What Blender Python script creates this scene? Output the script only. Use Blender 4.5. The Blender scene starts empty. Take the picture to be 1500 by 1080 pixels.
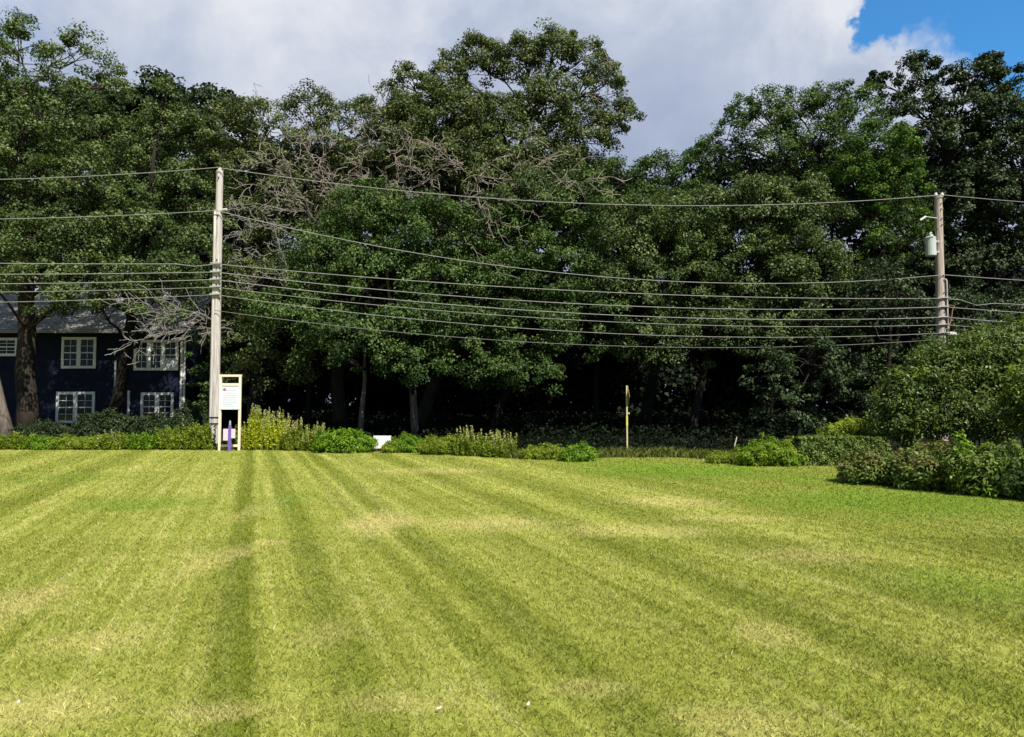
import bpy, math
import numpy as np
from mathutils import Vector

# ------------------------------------------------------------------ basics
scene = bpy.context.scene
col = scene.collection
F = 1083.0
PITCH = math.atan(54 / F)
EYE = 1.6
cp, sp = math.cos(PITCH), math.sin(PITCH)


def at(px, py, d):
    """world point seen at photo pixel (px, py) at forward distance d"""
    x = (px - 750) / F
    v = -(py - 540) / F
    y = cp - sp * v
    z = sp + cp * v
    s = d / y
    return np.array([x * s, d, EYE + z * s])


def gd(py):
    """forward distance of the flat ground at photo row py"""
    v = -(py - 540) / F
    return -EYE * (cp - sp * v) / (sp + cp * v)


def unit(v):
    return v / (np.linalg.norm(v, axis=-1, keepdims=True) + 1e-9)


# ------------------------------------------------------------------ node helpers
def new_mat(name):
    m = bpy.data.materials.new(name)
    m.use_nodes = True
    nt = m.node_tree
    b = nt.nodes['Principled BSDF']
    return m, nt, b


def nd(nt, kind, **kw):
    n = nt.nodes.new(kind)
    for k, v in kw.items():
        setattr(n, k, v)
    return n


def ramp(nt, stops, interp='LINEAR'):
    r = nt.nodes.new('ShaderNodeValToRGB')
    cr = r.color_ramp
    cr.interpolation = interp
    while len(cr.elements) < len(stops):
        cr.elements.new(0.5)
    for e, (p, c) in zip(cr.elements, stops):
        e.position = p
        e.color = (c if len(c) == 4 else (*c, 1)) if hasattr(c, '__len__') else (c, c, c, 1)
    return r


def math_node(nt, op, a, b=None, c=None, clamp=False):
    n = nt.nodes.new('ShaderNodeMath')
    n.operation = op
    n.use_clamp = clamp
    for i, v in enumerate((a, b, c)):
        if v is None:
            continue
        if isinstance(v, (int, float)):
            n.inputs[i].default_value = v
        else:
            nt.links.new(v, n.inputs[i])
    return n.outputs[0]


def mixc(nt, fac, a, b, mode='MIX'):
    n = nt.nodes.new('ShaderNodeMix')
    n.data_type = 'RGBA'
    n.blend_type = mode
    n.clamp_factor = True
    for sock, v in ((n.inputs[0], fac), (n.inputs[6], a), (n.inputs[7], b)):
        if isinstance(v, (int, float)):
            sock.default_value = v
        elif isinstance(v, tuple):
            sock.default_value = (*v, 1)
        else:
            nt.links.new(v, sock)
    return n.outputs[2]


def noise(nt, vec, scale, detail=3, rough=0.55, dist=0.0):
    n = nt.nodes.new('ShaderNodeTexNoise')
    n.inputs['Scale'].default_value = scale
    n.inputs['Detail'].default_value = detail
    n.inputs['Roughness'].default_value = rough
    n.inputs['Distortion'].default_value = dist
    if vec is not None:
        nt.links.new(vec, n.inputs['Vector'])
    return n.outputs['Fac']


def plain(name, c, rough=0.6, var=0.15, scale=6.0, metal=0.0, stretch=None, bump=0.0, spec=0.5):
    m, nt, b = new_mat(name)
    tc = nd(nt, 'ShaderNodeTexCoord')
    vec = tc.outputs['Object']
    if stretch:
        mp = nd(nt, 'ShaderNodeMapping')
        mp.inputs['Scale'].default_value = stretch
        nt.links.new(vec, mp.inputs[0])
        vec = mp.outputs[0]
    f = noise(nt, vec, scale, 5, 0.6)
    lo = tuple(x * (1 - var) for x in c)
    hi = tuple(min(1, x * (1 + var)) for x in c)
    r = ramp(nt, [(0.3, lo), (0.7, hi)])
    nt.links.new(f, r.inputs[0])
    nt.links.new(r.outputs[0], b.inputs['Base Color'])
    b.inputs['Roughness'].default_value = rough
    b.inputs['Metallic'].default_value = metal
    b.inputs['Specular IOR Level'].default_value = spec
    if bump:
        bn = nd(nt, 'ShaderNodeBump')
        bn.inputs['Strength'].default_value = bump
        bn.inputs['Distance'].default_value = 0.02
        nt.links.new(f, bn.inputs['Height'])
        nt.links.new(bn.outputs[0], b.inputs['Normal'])
    return m


def leaf_mat(name, c0, c1, c2, trans=0.25, rough=0.5, spec=0.35):
    """c0 dark, c1 mid, c2 light leaf colours, picked by the leaf's own tone"""
    m, nt, b = new_mat(name)
    a = nd(nt, 'ShaderNodeAttribute', attribute_name='tone')
    r = ramp(nt, [(0.05, c0), (0.5, c1), (0.95, c2)])
    nt.links.new(a.outputs['Fac'], r.inputs[0])
    nt.links.new(r.outputs[0], b.inputs['Base Color'])
    b.inputs['Roughness'].default_value = rough
    b.inputs['Specular IOR Level'].default_value = spec
    tr = nd(nt, 'ShaderNodeBsdfTranslucent')
    g = mixc(nt, 1.0, r.outputs[0], (1.0, 1.05, 0.5), 'MULTIPLY')
    nt.links.new(g, tr.inputs['Color'])
    mx = nd(nt, 'ShaderNodeMixShader')
    mx.inputs[0].default_value = trans
    nt.links.new(b.outputs[0], mx.inputs[1])
    nt.links.new(tr.outputs[0], mx.inputs[2])
    out = [n for n in nt.nodes if n.type == 'OUTPUT_MATERIAL'][0]
    nt.links.new(mx.outputs[0], out.inputs['Surface'])
    return m


def bark_mat(name, c, var=0.45):
    return plain(name, c, 0.9, var, 3.0, stretch=(3, 3, 0.6), bump=0.6, spec=0.2)


# ------------------------------------------------------------------ mesh helpers
def link_mesh(name, verts, faces, mat, parent=None, tone=None, smooth=False, loc=None):
    """numpy verts (N,3), faces (M,k) or list of tuples -> one mesh object"""
    me = bpy.data.meshes.new(name)
    verts = np.asarray(verts, dtype=np.float32)
    if loc is not None:
        verts = verts - np.asarray(loc, dtype=np.float32)
    if isinstance(faces, np.ndarray):
        M, k = faces.shape
        me.vertices.add(len(verts))
        me.vertices.foreach_set('co', verts.ravel())
        me.loops.add(M * k)
        me.loops.foreach_set('vertex_index', faces.astype(np.int32).ravel())
        me.polygons.add(M)
        me.polygons.foreach_set('loop_start', np.arange(0, M * k, k, dtype=np.int32))
        me.update(calc_edges=True)
    else:
        me.from_pydata([tuple(map(float, v)) for v in verts], [], [tuple(map(int, f)) for f in faces])
        me.update()
    if tone is not None:
        at_ = me.attributes.new('tone', 'FLOAT', 'POINT')
        at_.data.foreach_set('value', np.asarray(tone, dtype=np.float32))
    me.materials.append(mat)
    if smooth:
        me.polygons.foreach_set('use_smooth', np.ones(len(me.polygons), dtype=bool))
    o = bpy.data.objects.new(name, me)
    col.objects.link(o)
    if parent is not None:
        o.parent = parent
        # geometry is written relative to the parent's own place
    elif loc is not None:
        o.location = tuple(map(float, loc))
    return o


def thing(name, label, cat, loc, group=None):
    o = bpy.data.objects.new(name, None)
    o.empty_display_size = 0.2
    col.objects.link(o)
    o.location = tuple(map(float, loc))
    o['label'] = label
    o['category'] = cat
    if group:
        o['group'] = group
    return o


def tag(o, label, cat, group=None):
    o['label'] = label
    o['category'] = cat
    if group:
        o['group'] = group
    return o


class MB:
    """collects boxes, tubes and plates in world coordinates"""

    def __init__(s):
        s.v, s.f = [], []
        s.n = 0

    def add(s, verts, faces):
        verts = np.asarray(verts, float)
        s.v.append(verts)
        s.f += [tuple(i + s.n for i in f) for f in faces]
        s.n += len(verts)

    def box(s, lo, hi):
        x0, y0, z0 = lo
        x1, y1, z1 = hi
        v = [(x0, y0, z0), (x1, y0, z0), (x1, y1, z0), (x0, y1, z0), (x0, y0, z1), (x1, y0, z1), (x1, y1, z1), (x0, y1, z1)]
        s.add(v, [(0, 3, 2, 1), (4, 5, 6, 7), (0, 1, 5, 4), (1, 2, 6, 5), (2, 3, 7, 6), (3, 0, 4, 7)])

    def tube(s, pts, radii, sides=6, cap=True):
        pts = np.asarray(pts, float)
        n = len(pts)
        radii = np.broadcast_to(np.asarray(radii, float), (n,))
        t = np.empty_like(pts)
        t[1:-1] = pts[2:] - pts[:-2]
        t[0] = pts[1] - pts[0]
        t[-1] = pts[-1] - pts[-2]
        t = unit(t)
        ref = np.array([0, 0, 1.0]) if abs(t[0][2]) < 0.9 else np.array([1.0, 0, 0])
        a = unit(ref - t * (t @ ref)[:, None])
        b = np.cross(t, a)
        ang = np.arange(sides) * 2 * math.pi / sides
        ring = pts[:, None, :] + radii[:, None, None] * (a[:, None, :] * np.cos(ang)[None, :, None] + b[:, None, :] * np.sin(ang)[None, :, None])
        fs = []
        for i in range(n - 1):
            for j in range(sides):
                k = (j + 1) % sides
                fs.append((i * sides + j, i * sides + k, (i + 1) * sides + k, (i + 1) * sides + j))
        if cap:
            fs.append(tuple(range(sides))[::-1])
            fs.append(tuple((n - 1) * sides + j for j in range(sides)))
        s.add(ring.reshape(-1, 3), fs)

    def build(s, name, mat, parent=None, smooth=False, loc=None):
        v = np.concatenate(s.v)
        if parent is not None:
            loc = np.array(root_loc(parent))
        return link_mesh(name, v, s.f, mat, parent, smooth=smooth, loc=loc)


def root_loc(o):
    p = np.zeros(3)
    while o is not None:
        p = p + np.array(o.location)
        o = o.parent
    return p


def bevel(o, w):
    m = o.modifiers.new('bevel', 'BEVEL')
    m.width = w
    m.segments = 2
    return o


# ------------------------------------------------------------------ leaves
def leaf_quads(P, N, L, W, rng, droop=0.15):
    """diamond leaves at P with normals N"""
    n = len(P)
    r = rng.normal(size=(n, 3))
    T = unit(r - N * np.sum(r * N, 1, keepdims=True))
    B = np.cross(N, T)
    L = L * rng.uniform(0.65, 1.3, (n, 1))
    W = W * rng.uniform(0.65, 1.3, (n, 1))
    v = np.empty((n, 4, 3))
    v[:, 0] = P - T * L * 0.5
    v[:, 1] = P + B * W * 0.5 + N * W * 0.12 + T * L * 0.08
    v[:, 2] = P + T * L * 0.5 - np.array([0, 0, 1.0]) * L * droop
    v[:, 3] = P - B * W * 0.5 + N * W * 0.12 + T * L * 0.08
    return v.reshape(-1, 3)


def clump_leaves(C, R, per, L, W, rng, out=None, flat=0.65, up=0.55):
    """leaves round clump centres C (radius R); 'out' = outward direction of each clump"""
    m = len(C)
    idx = np.repeat(np.arange(m), per)
    n = len(idx)
    d = unit(rng.normal(size=(n, 3)))
    rad = rng.random((n, 1)) ** 0.42
    P = C[idx] + d * rad * R[idx][:, None] * np.array([1, 1, flat])
    N = np.array([0, 0, up]) + 0.45 * d + 0.75 * rng.normal(size=(n, 3)) * 0.75
    if out is not None:
        N = N + 0.45 * out[idx]
    N = unit(N)
    V = leaf_quads(P, N, L, W, rng)
    ct = rng.random(m)
    tone = np.clip(0.55 * ct[idx] + 0.45 * rng.random(n), 0, 1)
    return V, np.repeat(tone, 4)


def quads(n):
    return np.arange(n, dtype=np.int32).reshape(-1, 4)


def wob(a, b, n, amp, rng, arc=0.0):
    t = np.linspace(0, 1, n)[:, None]
    p = a * (1 - t) + b * t
    w = rng.normal(size=(n, 3)) * amp
    w[0] = w[-1] = 0
    p = p + w
    p[:, 2] += arc * np.sin(math.pi * t[:, 0])
    return p


def gnarl(mb, p, d, length, r, depth, rng, kink=0.35, sides=4, spread=0.9, rmin=0.009, up=0.0):
    """a bare crooked branch and its twigs"""
    n = max(4, int(length / 0.28))
    pts = [p]
    dirs = [d]
    for i in range(n):
        d = unit(d + rng.normal(size=3) * kink + np.array([0, 0, up]))
        p = p + d * length / n
        pts.append(p)
        dirs.append(d)
    rr = np.linspace(r, max(rmin, r * 0.4), len(pts))
    mb.tube(np.array(pts), rr, sides, cap=False)
    if depth > 0:
        k = rng.integers(2, 5)
        for j in range(k):
            i = rng.integers(max(1, n // 4), n + 1)
            dd = unit(dirs[i] + rng.normal(size=3) * spread)
            gnarl(mb, pts[i], dd, length * rng.uniform(0.35, 0.65), max(rmin, rr[i] * 0.62), depth - 1, rng, kink, 3, spread, rmin, up)


def tree(name, label, base, lobes, trunk_r, mat_leaf, mat_bark, seed, group='trees along the far side of the lawn', per=118, L=0.138, W=0.092,
         dens=1.0, fork=0.32, cr=(0.34, 0.74), twigs=0.5, lean=None, sparse=0.0, trunk_to=None, mat_trunk=None):
    rng = np.random.default_rng(seed)
    base = np.array([base[0], base[1], 0.0])
    lob = np.array(lobes, float)  # x y z rx ry rz
    root = thing(name, label, 'tree', base, group)
    top = (lob[:, 2] + lob[:, 5]).max()
    cen = lob[:, :3].mean(0)
    hi = lob[np.argmax(lob[:, 2])][:3]
    fz = max(2.2, top * fork)
    t_top = trunk_to if trunk_to is not None else np.array([cen[0] * 0.5 + hi[0] * 0.5, cen[1], top * 0.78])
    fk = base + (t_top - base) * (fz / t_top[2])
    if lean is not None:
        fk[0] += lean
    tb = MB()
    seg = 9
    trunk = np.concatenate([wob(base + [0, 0, -0.2], fk, 5, 0.05, rng), wob(fk, t_top, seg - 3, 0.16, rng)[1:]])
    hh = np.clip(trunk[:, 2] / t_top[2], 0, 1)
    rad = trunk_r * (1.05 - 0.85 * hh)
    rad[0] = trunk_r * 1.3
    rad[1] = max(rad[1], trunk_r * 1.0)
    tb.tube(trunk, rad, 10)
    tb.build('trunk', mat_trunk or mat_bark, root, smooth=True)
    bb = MB()
    VV, TT = [], []
    for (x, y, z, rx, ry, rz) in lob:
        c = np.array([x, y, z])
        zt = np.clip(z - 0.35 * math.hypot(x - trunk[-1][0], y - base[1]) - 0.4, fz * 0.8, t_top[2])
        i = int(np.argmin(np.abs(trunk[:, 2] - zt)))
        limb = wob(trunk[i], c, 6, 0.14, rng, 0.2)
        r0 = min(rad[i] * 0.75, 0.05 + 0.035 * max(rx, rz))
        bb.tube(limb, np.linspace(r0, 0.035, 6), 6)
        area = 4 * math.pi * ((rx * ry) ** 1.6 / 3 + (rx * rz) ** 1.6 / 3 + (ry * rz) ** 1.6 / 3) ** (1 / 1.6)
        m = max(6, int(dens * area * 1.05))
        dr = unit(rng.normal(size=(m * 2, 3)))
        keep = (rng.random(m * 2) < np.clip(0.62 + 0.5 * dr[:, 2], 0.2, 1)) & (rng.random(m * 2) < np.clip(0.75 - 0.45 * dr[:, 1], 0.3, 1))
        dr = dr[keep][:m]
        m = len(dr)
        if m == 0:
            continue
        rf = rng.uniform(0.42, 1.0, (m, 1)) ** 0.55
        # lumps on the outline
        rf = rf * (1 + 0.16 * np.sin(dr[:, :1] * 5 + seed) * np.cos(dr[:, 2:] * 6 + seed * 1.7))
        C = c + dr * rf * np.array([rx, ry, rz])
        C = C[C[:, 2] > 0.7]
        m = len(C)
        R = rng.uniform(cr[0], cr[1], m) * min(1.0, 0.45 + rx * 0.28)
        if sparse:
            R = R * (1 - sparse * 0.35)
        V, T = clump_leaves(C, R, int(per * (1 - sparse)), L, W, rng, unit(C - c))
        VV.append(V)
        TT.append(T)
        for q in C[rng.random(m) < twigs]:
            j = rng.integers(3, 6)
            bb.tube(wob(limb[j], q, 4, 0.09, rng, 0.1), np.linspace(0.032, 0.009, 4), 3, cap=False)
    bb.build('branches', mat_bark, root, smooth=True)
    V = np.concatenate(VV)
    link_mesh('crown', V, quads(len(V)), mat_leaf, root, tone=np.concatenate(TT), loc=base)
    return root


def lobes_px(d, rows, depth=0.85):
    """lobe list from photo (cx, cy, rx, ry[, extra depth]) at distance d"""
    out = []
    for row in rows:
        cx, cy, rx, ry = row[:4]
        dd = d + (row[4] if len(row) > 4 else 0)
        k = dd / F
        p = at(cx, cy, dd)
        out.append((p[0], p[1], p[2], rx * k, max(rx, ry) * k * depth, ry * k))
    return out


def gx(px, d):
    return (px - 750) / F * d


# ------------------------------------------------------------------ materials
OAK = leaf_mat('oak_leaf', (0.025, 0.045, 0.014), (0.076, 0.124, 0.037), (0.20, 0.258, 0.095), spec=0.25)
OAK2 = leaf_mat('olive_oak_leaf', (0.036, 0.052, 0.017), (0.096, 0.132, 0.044), (0.21, 0.25, 0.102), spec=0.25)
MAPLE = leaf_mat('maple_leaf', (0.019, 0.043, 0.011), (0.060, 0.114, 0.029), (0.16, 0.240, 0.072), spec=0.2)
GREEN = leaf_mat('fresh_leaf', (0.030, 0.070, 0.010), (0.072, 0.145, 0.020), (0.14, 0.25, 0.040), 0.3, spec=0.2)
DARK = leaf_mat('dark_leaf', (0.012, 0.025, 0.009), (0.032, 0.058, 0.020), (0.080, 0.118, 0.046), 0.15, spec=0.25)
DEEP = leaf_mat('deep_shade_leaf', (0.003, 0.006, 0.003), (0.007, 0.013, 0.006), (0.015, 0.026, 0.011), 0.1, spec=0.1)  # near black: the shade inside the wood is put into these leaf colours
WEED = leaf_mat('weed_leaf', (0.10, 0.15, 0.014), (0.22, 0.30, 0.028), (0.36, 0.43, 0.07), 0.4, spec=0.2)
GOLD = leaf_mat('golden_weed_leaf', (0.28, 0.34, 0.018), (0.50, 0.56, 0.035), (0.66, 0.68, 0.11), 0.35, spec=0.2)
LUSH = leaf_mat('lush_leaf', (0.075, 0.15, 0.011), (0.150, 0.28, 0.020), (0.26, 0.41, 0.042), 0.35, spec=0.2)
SHRUB = leaf_mat('shrub_leaf', (0.036, 0.064, 0.013), (0.094, 0.148, 0.033), (0.21, 0.275, 0.080), 0.25, 0.42, spec=0.25)
HEDGE = leaf_mat('hedge_leaf', (0.045, 0.076, 0.014), (0.108, 0.168, 0.032), (0.21, 0.285, 0.066), 0.2, spec=0.2)
BROWNY = leaf_mat('browning_leaf', (0.065, 0.074, 0.018), (0.145, 0.155, 0.042), (0.26, 0.25, 0.09), 0.2, spec=0.2)
PLUME = leaf_mat('plume', (0.26, 0.28, 0.08), (0.42, 0.44, 0.15), (0.54, 0.54, 0.24), 0.3, 0.8)
BARK = bark_mat('bark', (0.042, 0.035, 0.028))
BARK_G = bark_mat('grey_bark', (0.16, 0.135, 0.115))
BARK_D = bark_mat('dark_bark', (0.018, 0.015, 0.012))
DEADW = plain('dead_wood', (0.20, 0.175, 0.150), 0.85, 0.35, 4.0)
DEADB = plain('bare_branch_wood', (0.165, 0.155, 0.145), 0.85, 0.3, 4.0)
POLEW = plain('weathered_pole_wood', (0.48, 0.45, 0.435), 0.85, 0.38, 5.0, stretch=(5, 5, 0.25), bump=0.4, spec=0.2)
POLEW2 = plain('brown_pole_wood', (0.42, 0.35, 0.31), 0.85, 0.42, 5.0, stretch=(5, 5, 0.25), bump=0.4, spec=0.2)
STEEL = plain('galvanised_steel', (0.42, 0.43, 0.43), 0.5, 0.1, 8, metal=0.3)
BLACK = plain('black_strap', (0.02, 0.02, 0.02), 0.6)
CERAM = plain('pale_insulator', (0.62, 0.64, 0.62), 0.25, 0.05)
TRANSF = plain('transformer_paint', (0.50, 0.56, 0.53), 0.4, 0.06, 3)
CABLE = plain('weathered_cable', (0.25, 0.25, 0.245), 0.6, 0.1, 2)
CABLE_D = plain('dark_cable', (0.16, 0.16, 0.16), 0.6, 0.1, 2)
LUMBER = plain('pale_lumber', (0.78, 0.70, 0.57), 0.75, 0.12, 5.0, stretch=(5, 5, 1))
PANELW = plain('white_panel', (0.82, 0.83, 0.85), 0.45, 0.03)
INK = plain('faint_print', (0.42, 0.52, 0.68), 0.6, 0.05)
LOGO = plain('red_print', (0.55, 0.12, 0.25), 0.6, 0.1)
LOGO2 = plain('violet_print', (0.30, 0.16, 0.42), 0.6, 0.1)
PURPLE = plain('purple_paint', (0.16, 0.10, 0.42), 0.5, 0.12)
TEALC = plain('grey_cap', (0.28, 0.36, 0.38), 0.5, 0.1)
LILAC = plain('lilac_panel', (0.66, 0.56, 0.66), 0.6, 0.06)
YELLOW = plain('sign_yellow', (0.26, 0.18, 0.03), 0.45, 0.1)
POSTY = plain('pale_post', (0.56, 0.50, 0.26), 0.6, 0.12)
TRIM = plain('white_trim', (0.85, 0.85, 0.84), 0.5, 0.06)
PETAL = plain('pale_petal', (0.66, 0.62, 0.50), 0.6, 0.08)
STAKEW = plain('pale_stake', (0.60, 0.55, 0.48), 0.7, 0.1)


def siding():
    m, nt, b = new_mat('navy_siding')
    g = nd(nt, 'ShaderNodeNewGeometry')
    sx = nd(nt, 'ShaderNodeSeparateXYZ')
    nt.links.new(g.outputs['Position'], sx.inputs[0])
    f = math_node(nt, 'FRACT', math_node(nt, 'MULTIPLY', sx.outputs[2], 1 / 0.14))
    bn = nd(nt, 'ShaderNodeBump')
    bn.inputs['Strength'].default_value = 1.0
    bn.inputs['Distance'].default_value = 0.03
    bn.invert = True
    nt.links.new(f, bn.inputs['Height'])
    nt.links.new(bn.outputs[0], b.inputs['Normal'])
    r = ramp(nt, [(0.3, (0.008, 0.011, 0.026)), (0.7, (0.014, 0.019, 0.042))])
    nt.links.new(noise(nt, g.outputs['Position'], 1.5), r.inputs[0])
    nt.links.new(r.outputs[0], b.inputs['Base Color'])
    b.inputs['Roughness'].default_value = 0.6
    b.inputs['Specular IOR Level'].default_value = 0.12
    return m


def shingles():
    m, nt, b = new_mat('grey_shingles')
    g = nd(nt, 'ShaderNodeNewGeometry')
    mp = nd(nt, 'ShaderNodeMapping')
    nt.links.new(g.outputs['Position'], mp.inputs[0])
    mp.inputs['Rotation'].default_value = (math.radians(90), 0, 0)
    br = nd(nt, 'ShaderNodeTexBrick')
    br.inputs['Scale'].default_value = 1.0
    br.inputs['Brick Width'].default_value = 0.3
    br.inputs['Row Height'].default_value = 0.09
    br.inputs['Mortar Size'].default_value = 0.008
    br.inputs['Color1'].default_value = (0.20, 0.20, 0.20, 1)
    br.inputs['Color2'].default_value = (0.34, 0.33, 0.325, 1)
    br.inputs['Mortar'].default_value = (0.07, 0.07, 0.07, 1)
    nt.links.new(mp.outputs[0], br.inputs['Vector'])
    nt.links.new(br.outputs['Color'], b.inputs['Base Color'])
    b.inputs['Roughness'].default_value = 0.9
    return m


def glass():
    m, nt, b = new_mat('window_glass')
    b.inputs['Base Color'].default_value = (0.015, 0.018, 0.02, 1)
    b.inputs['Roughness'].default_value = 0.06
    b.inputs['Specular IOR Level'].default_value = 0.3
    return m


SIDING, SHINGLE, GLASS = siding(), shingles(), glass()


# ------------------------------------------------------------------ lawn colour (shared by sheet and blades)
STRIPE_A = math.radians(19.3)


def lawn_group():
    ng = bpy.data.node_groups.new('lawn_colour', 'ShaderNodeTree')
    ng.interface.new_socket('Color', in_out='OUTPUT', socket_type='NodeSocketColor')
    nt = ng
    out = nt.nodes.new('NodeGroupOutput')
    g = nd(nt, 'ShaderNodeNewGeometry')
    P = g.outputs['Position']
    fl = nd(nt, 'ShaderNodeVectorMath', operation='MULTIPLY')
    fl.inputs[1].default_value = (1, 1, 0)
    nt.links.new(P, fl.inputs[0])
    P = fl.outputs[0]
    dt = nd(nt, 'ShaderNodeVectorMath', operation='DOT_PRODUCT')
    dt.inputs[1].default_value = (math.cos(STRIPE_A), math.sin(STRIPE_A), 0)
    nt.links.new(P, dt.inputs[0])
    n_low = noise(nt, P, 0.45, 3, 0.6)
    n_mid = noise(nt, P, 1.6, 4, 0.65)
    n_fine = noise(nt, P, 7.0, 4, 0.7)
    u = math_node(nt, 'ADD', dt.outputs['Value'], math_node(nt, 'MULTIPLY_ADD', n_low, 0.26, -0.13))
    u = math_node(nt, 'ADD', u, math_node(nt, 'MULTIPLY_ADD', n_fine, 0.12, -0.06))
    uu = math_node(nt, 'MULTIPLY_ADD', u, 1 / 24, 0.5)
    # (position across the mowing lanes, how dark)
    S = [(-12, .2), (-9.2, .75), (-8.0, .1), (-6.9, .7), (-5.9, .1), (-5.0, .55), (-4.3, .08), (-3.8, .8), (-3.5, .75), (-3.1, .05), (-1.9, .35), (-1.1, .12), (-0.32, .2),
         (-0.20, .9), (0.00, 1.0), (0.09, .02), (0.36, .10), (0.48, .75), (0.66, .8), (0.82, .3), (1.22, .1), (1.36, .65), (1.46, .6), (1.58, .02), (1.76, .85), (1.96, .8), (2.15, .1), (2.9, .45), (3.4, .08), (3.85, .85), (4.6, .08), (5.4, .75),
         (6.5, .03), (7.6, .65), (8.8, .1), (10.2, .6), (12, .2)]
    # a ramp holds 32 stops: the outermost lanes are dropped
    S = [q for q in S if -8.5 < q[0] < 10.5][:32]
    r = ramp(nt, [((a + 12) / 24, b) for a, b in S], 'EASE')
    nt.links.new(uu, r.inputs[0])
    stripe = math_node(nt, 'MULTIPLY', r.outputs[0], math_node(nt, 'MULTIPLY_ADD', n_mid, 1.1, 0.4), clamp=True)
    mpt = nd(nt, 'ShaderNodeMapping', vector_type='POINT')
    mpt.inputs['Rotation'].default_value = (0, 0, -STRIPE_A)
    nt.links.new(P, mpt.inputs[0])
    mps = nd(nt, 'ShaderNodeMapping', vector_type='POINT')
    mps.inputs['Scale'].default_value = (6.5, 0.11, 1)
    nt.links.new(mpt.outputs[0], mps.inputs[0])
    n_track = noise(nt, mps.outputs[0], 1.0, 4, 0.65)
    tone = math_node(nt, 'MULTIPLY_ADD', n_mid, 0.38, math_node(nt, 'MULTIPLY_ADD', n_fine, 0.28, math_node(nt, 'MULTIPLY_ADD', n_track, 0.8, -0.36)))
    tone = math_node(nt, 'MULTIPLY_ADD', n_low, 0.2, tone)
    base = ramp(nt, [(0.25, (0.235, 0.280, 0.034)), (0.5, (0.405, 0.430, 0.095)), (0.72, (0.60, 0.575, 0.225))])
    nt.links.new(tone, base.inputs[0])
    c = mixc(nt, math_node(nt, 'MULTIPLY', stripe, 0.74), base.outputs[0], (0.130, 0.175, 0.008))

    def blob(cx, cy, rx, ry, rot=0.0):
        mp = nd(nt, 'ShaderNodeMapping', vector_type='TEXTURE')
        mp.inputs['Location'].default_value = (cx, cy, 0)
        mp.inputs['Rotation'].default_value = (0, 0, rot)
        mp.inputs['Scale'].default_value = (rx, ry, 1)
        nt.links.new(P, mp.inputs[0])
        ln = nd(nt, 'ShaderNodeVectorMath', operation='LENGTH')
        nt.links.new(mp.outputs[0], ln.inputs[0])
        d = math_node(nt, 'ADD', ln.outputs['Value'], math_node(nt, 'MULTIPLY_ADD', n_mid, 1.5, -0.75))
        mr = nd(nt, 'ShaderNodeMapRange', interpolation_type='SMOOTHSTEP')
        mr.inputs[1].default_value = 1.15
        mr.inputs[2].default_value = 0.25
        nt.links.new(d, mr.inputs[0])
        return mr.outputs[0]

    def px_blob(px, py, wpx, dy, rot=0.0):
        d = gd(py)
        return blob(gx(px, d), d, wpx / F * d, (gd(py - dy) - gd(py + dy)) / 2, rot)

    dry = [(560, 765, 60, 22, .6), (720, 768, 130, 14, .45), (930, 778, 150, 12, .4), (320, 820, 45, 30, .4), (20, 890, 80, 50, .5), (1120, 930, 60, 25, .4), (400, 796, 30, 5, .5), (1180, 815, 120, 14, .35), (980, 735, 90, 9, .5),
           (60, 1040, 160, 40, .45), (1080, 1060, 120, 40, .35), (385, 745, 30, 22, .35), (330, 1045, 120, 22, .4), (600, 1030, 110, 25, .3), (150, 940, 90, 25, .35), (480, 930, 50, 30, .25), (860, 1010, 90, 20, .3), (640, 690, 120, 6, .35), (1060, 760, 120, 6, .4)]
    for (px, py, w, dy, k) in dry:
        c = mixc(nt, math_node(nt, 'MULTIPLY', px_blob(px, py, w, dy), k * 0.95), c, (0.66, 0.575, 0.25))
    lush = [(210, 738, 110, 14, .55), (420, 735, 40, 16, .4), (100, 700, 90, 10, .4), (1000, 690, 190, 14, .9), (1300, 735, 260, 26, .8), (1400, 860, 140, 40, .45), (900, 680, 120, 8, .4), (1240, 705, 130, 14, .55)]
    for (px, py, w, dy, k) in lush:
        c = mixc(nt, math_node(nt, 'MULTIPLY', px_blob(px, py, w, dy), k), c, (0.185, 0.30, 0.028))
    nt.links.new(c, out.inputs[0])
    return ng


LAWN_NG = lawn_group()


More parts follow.
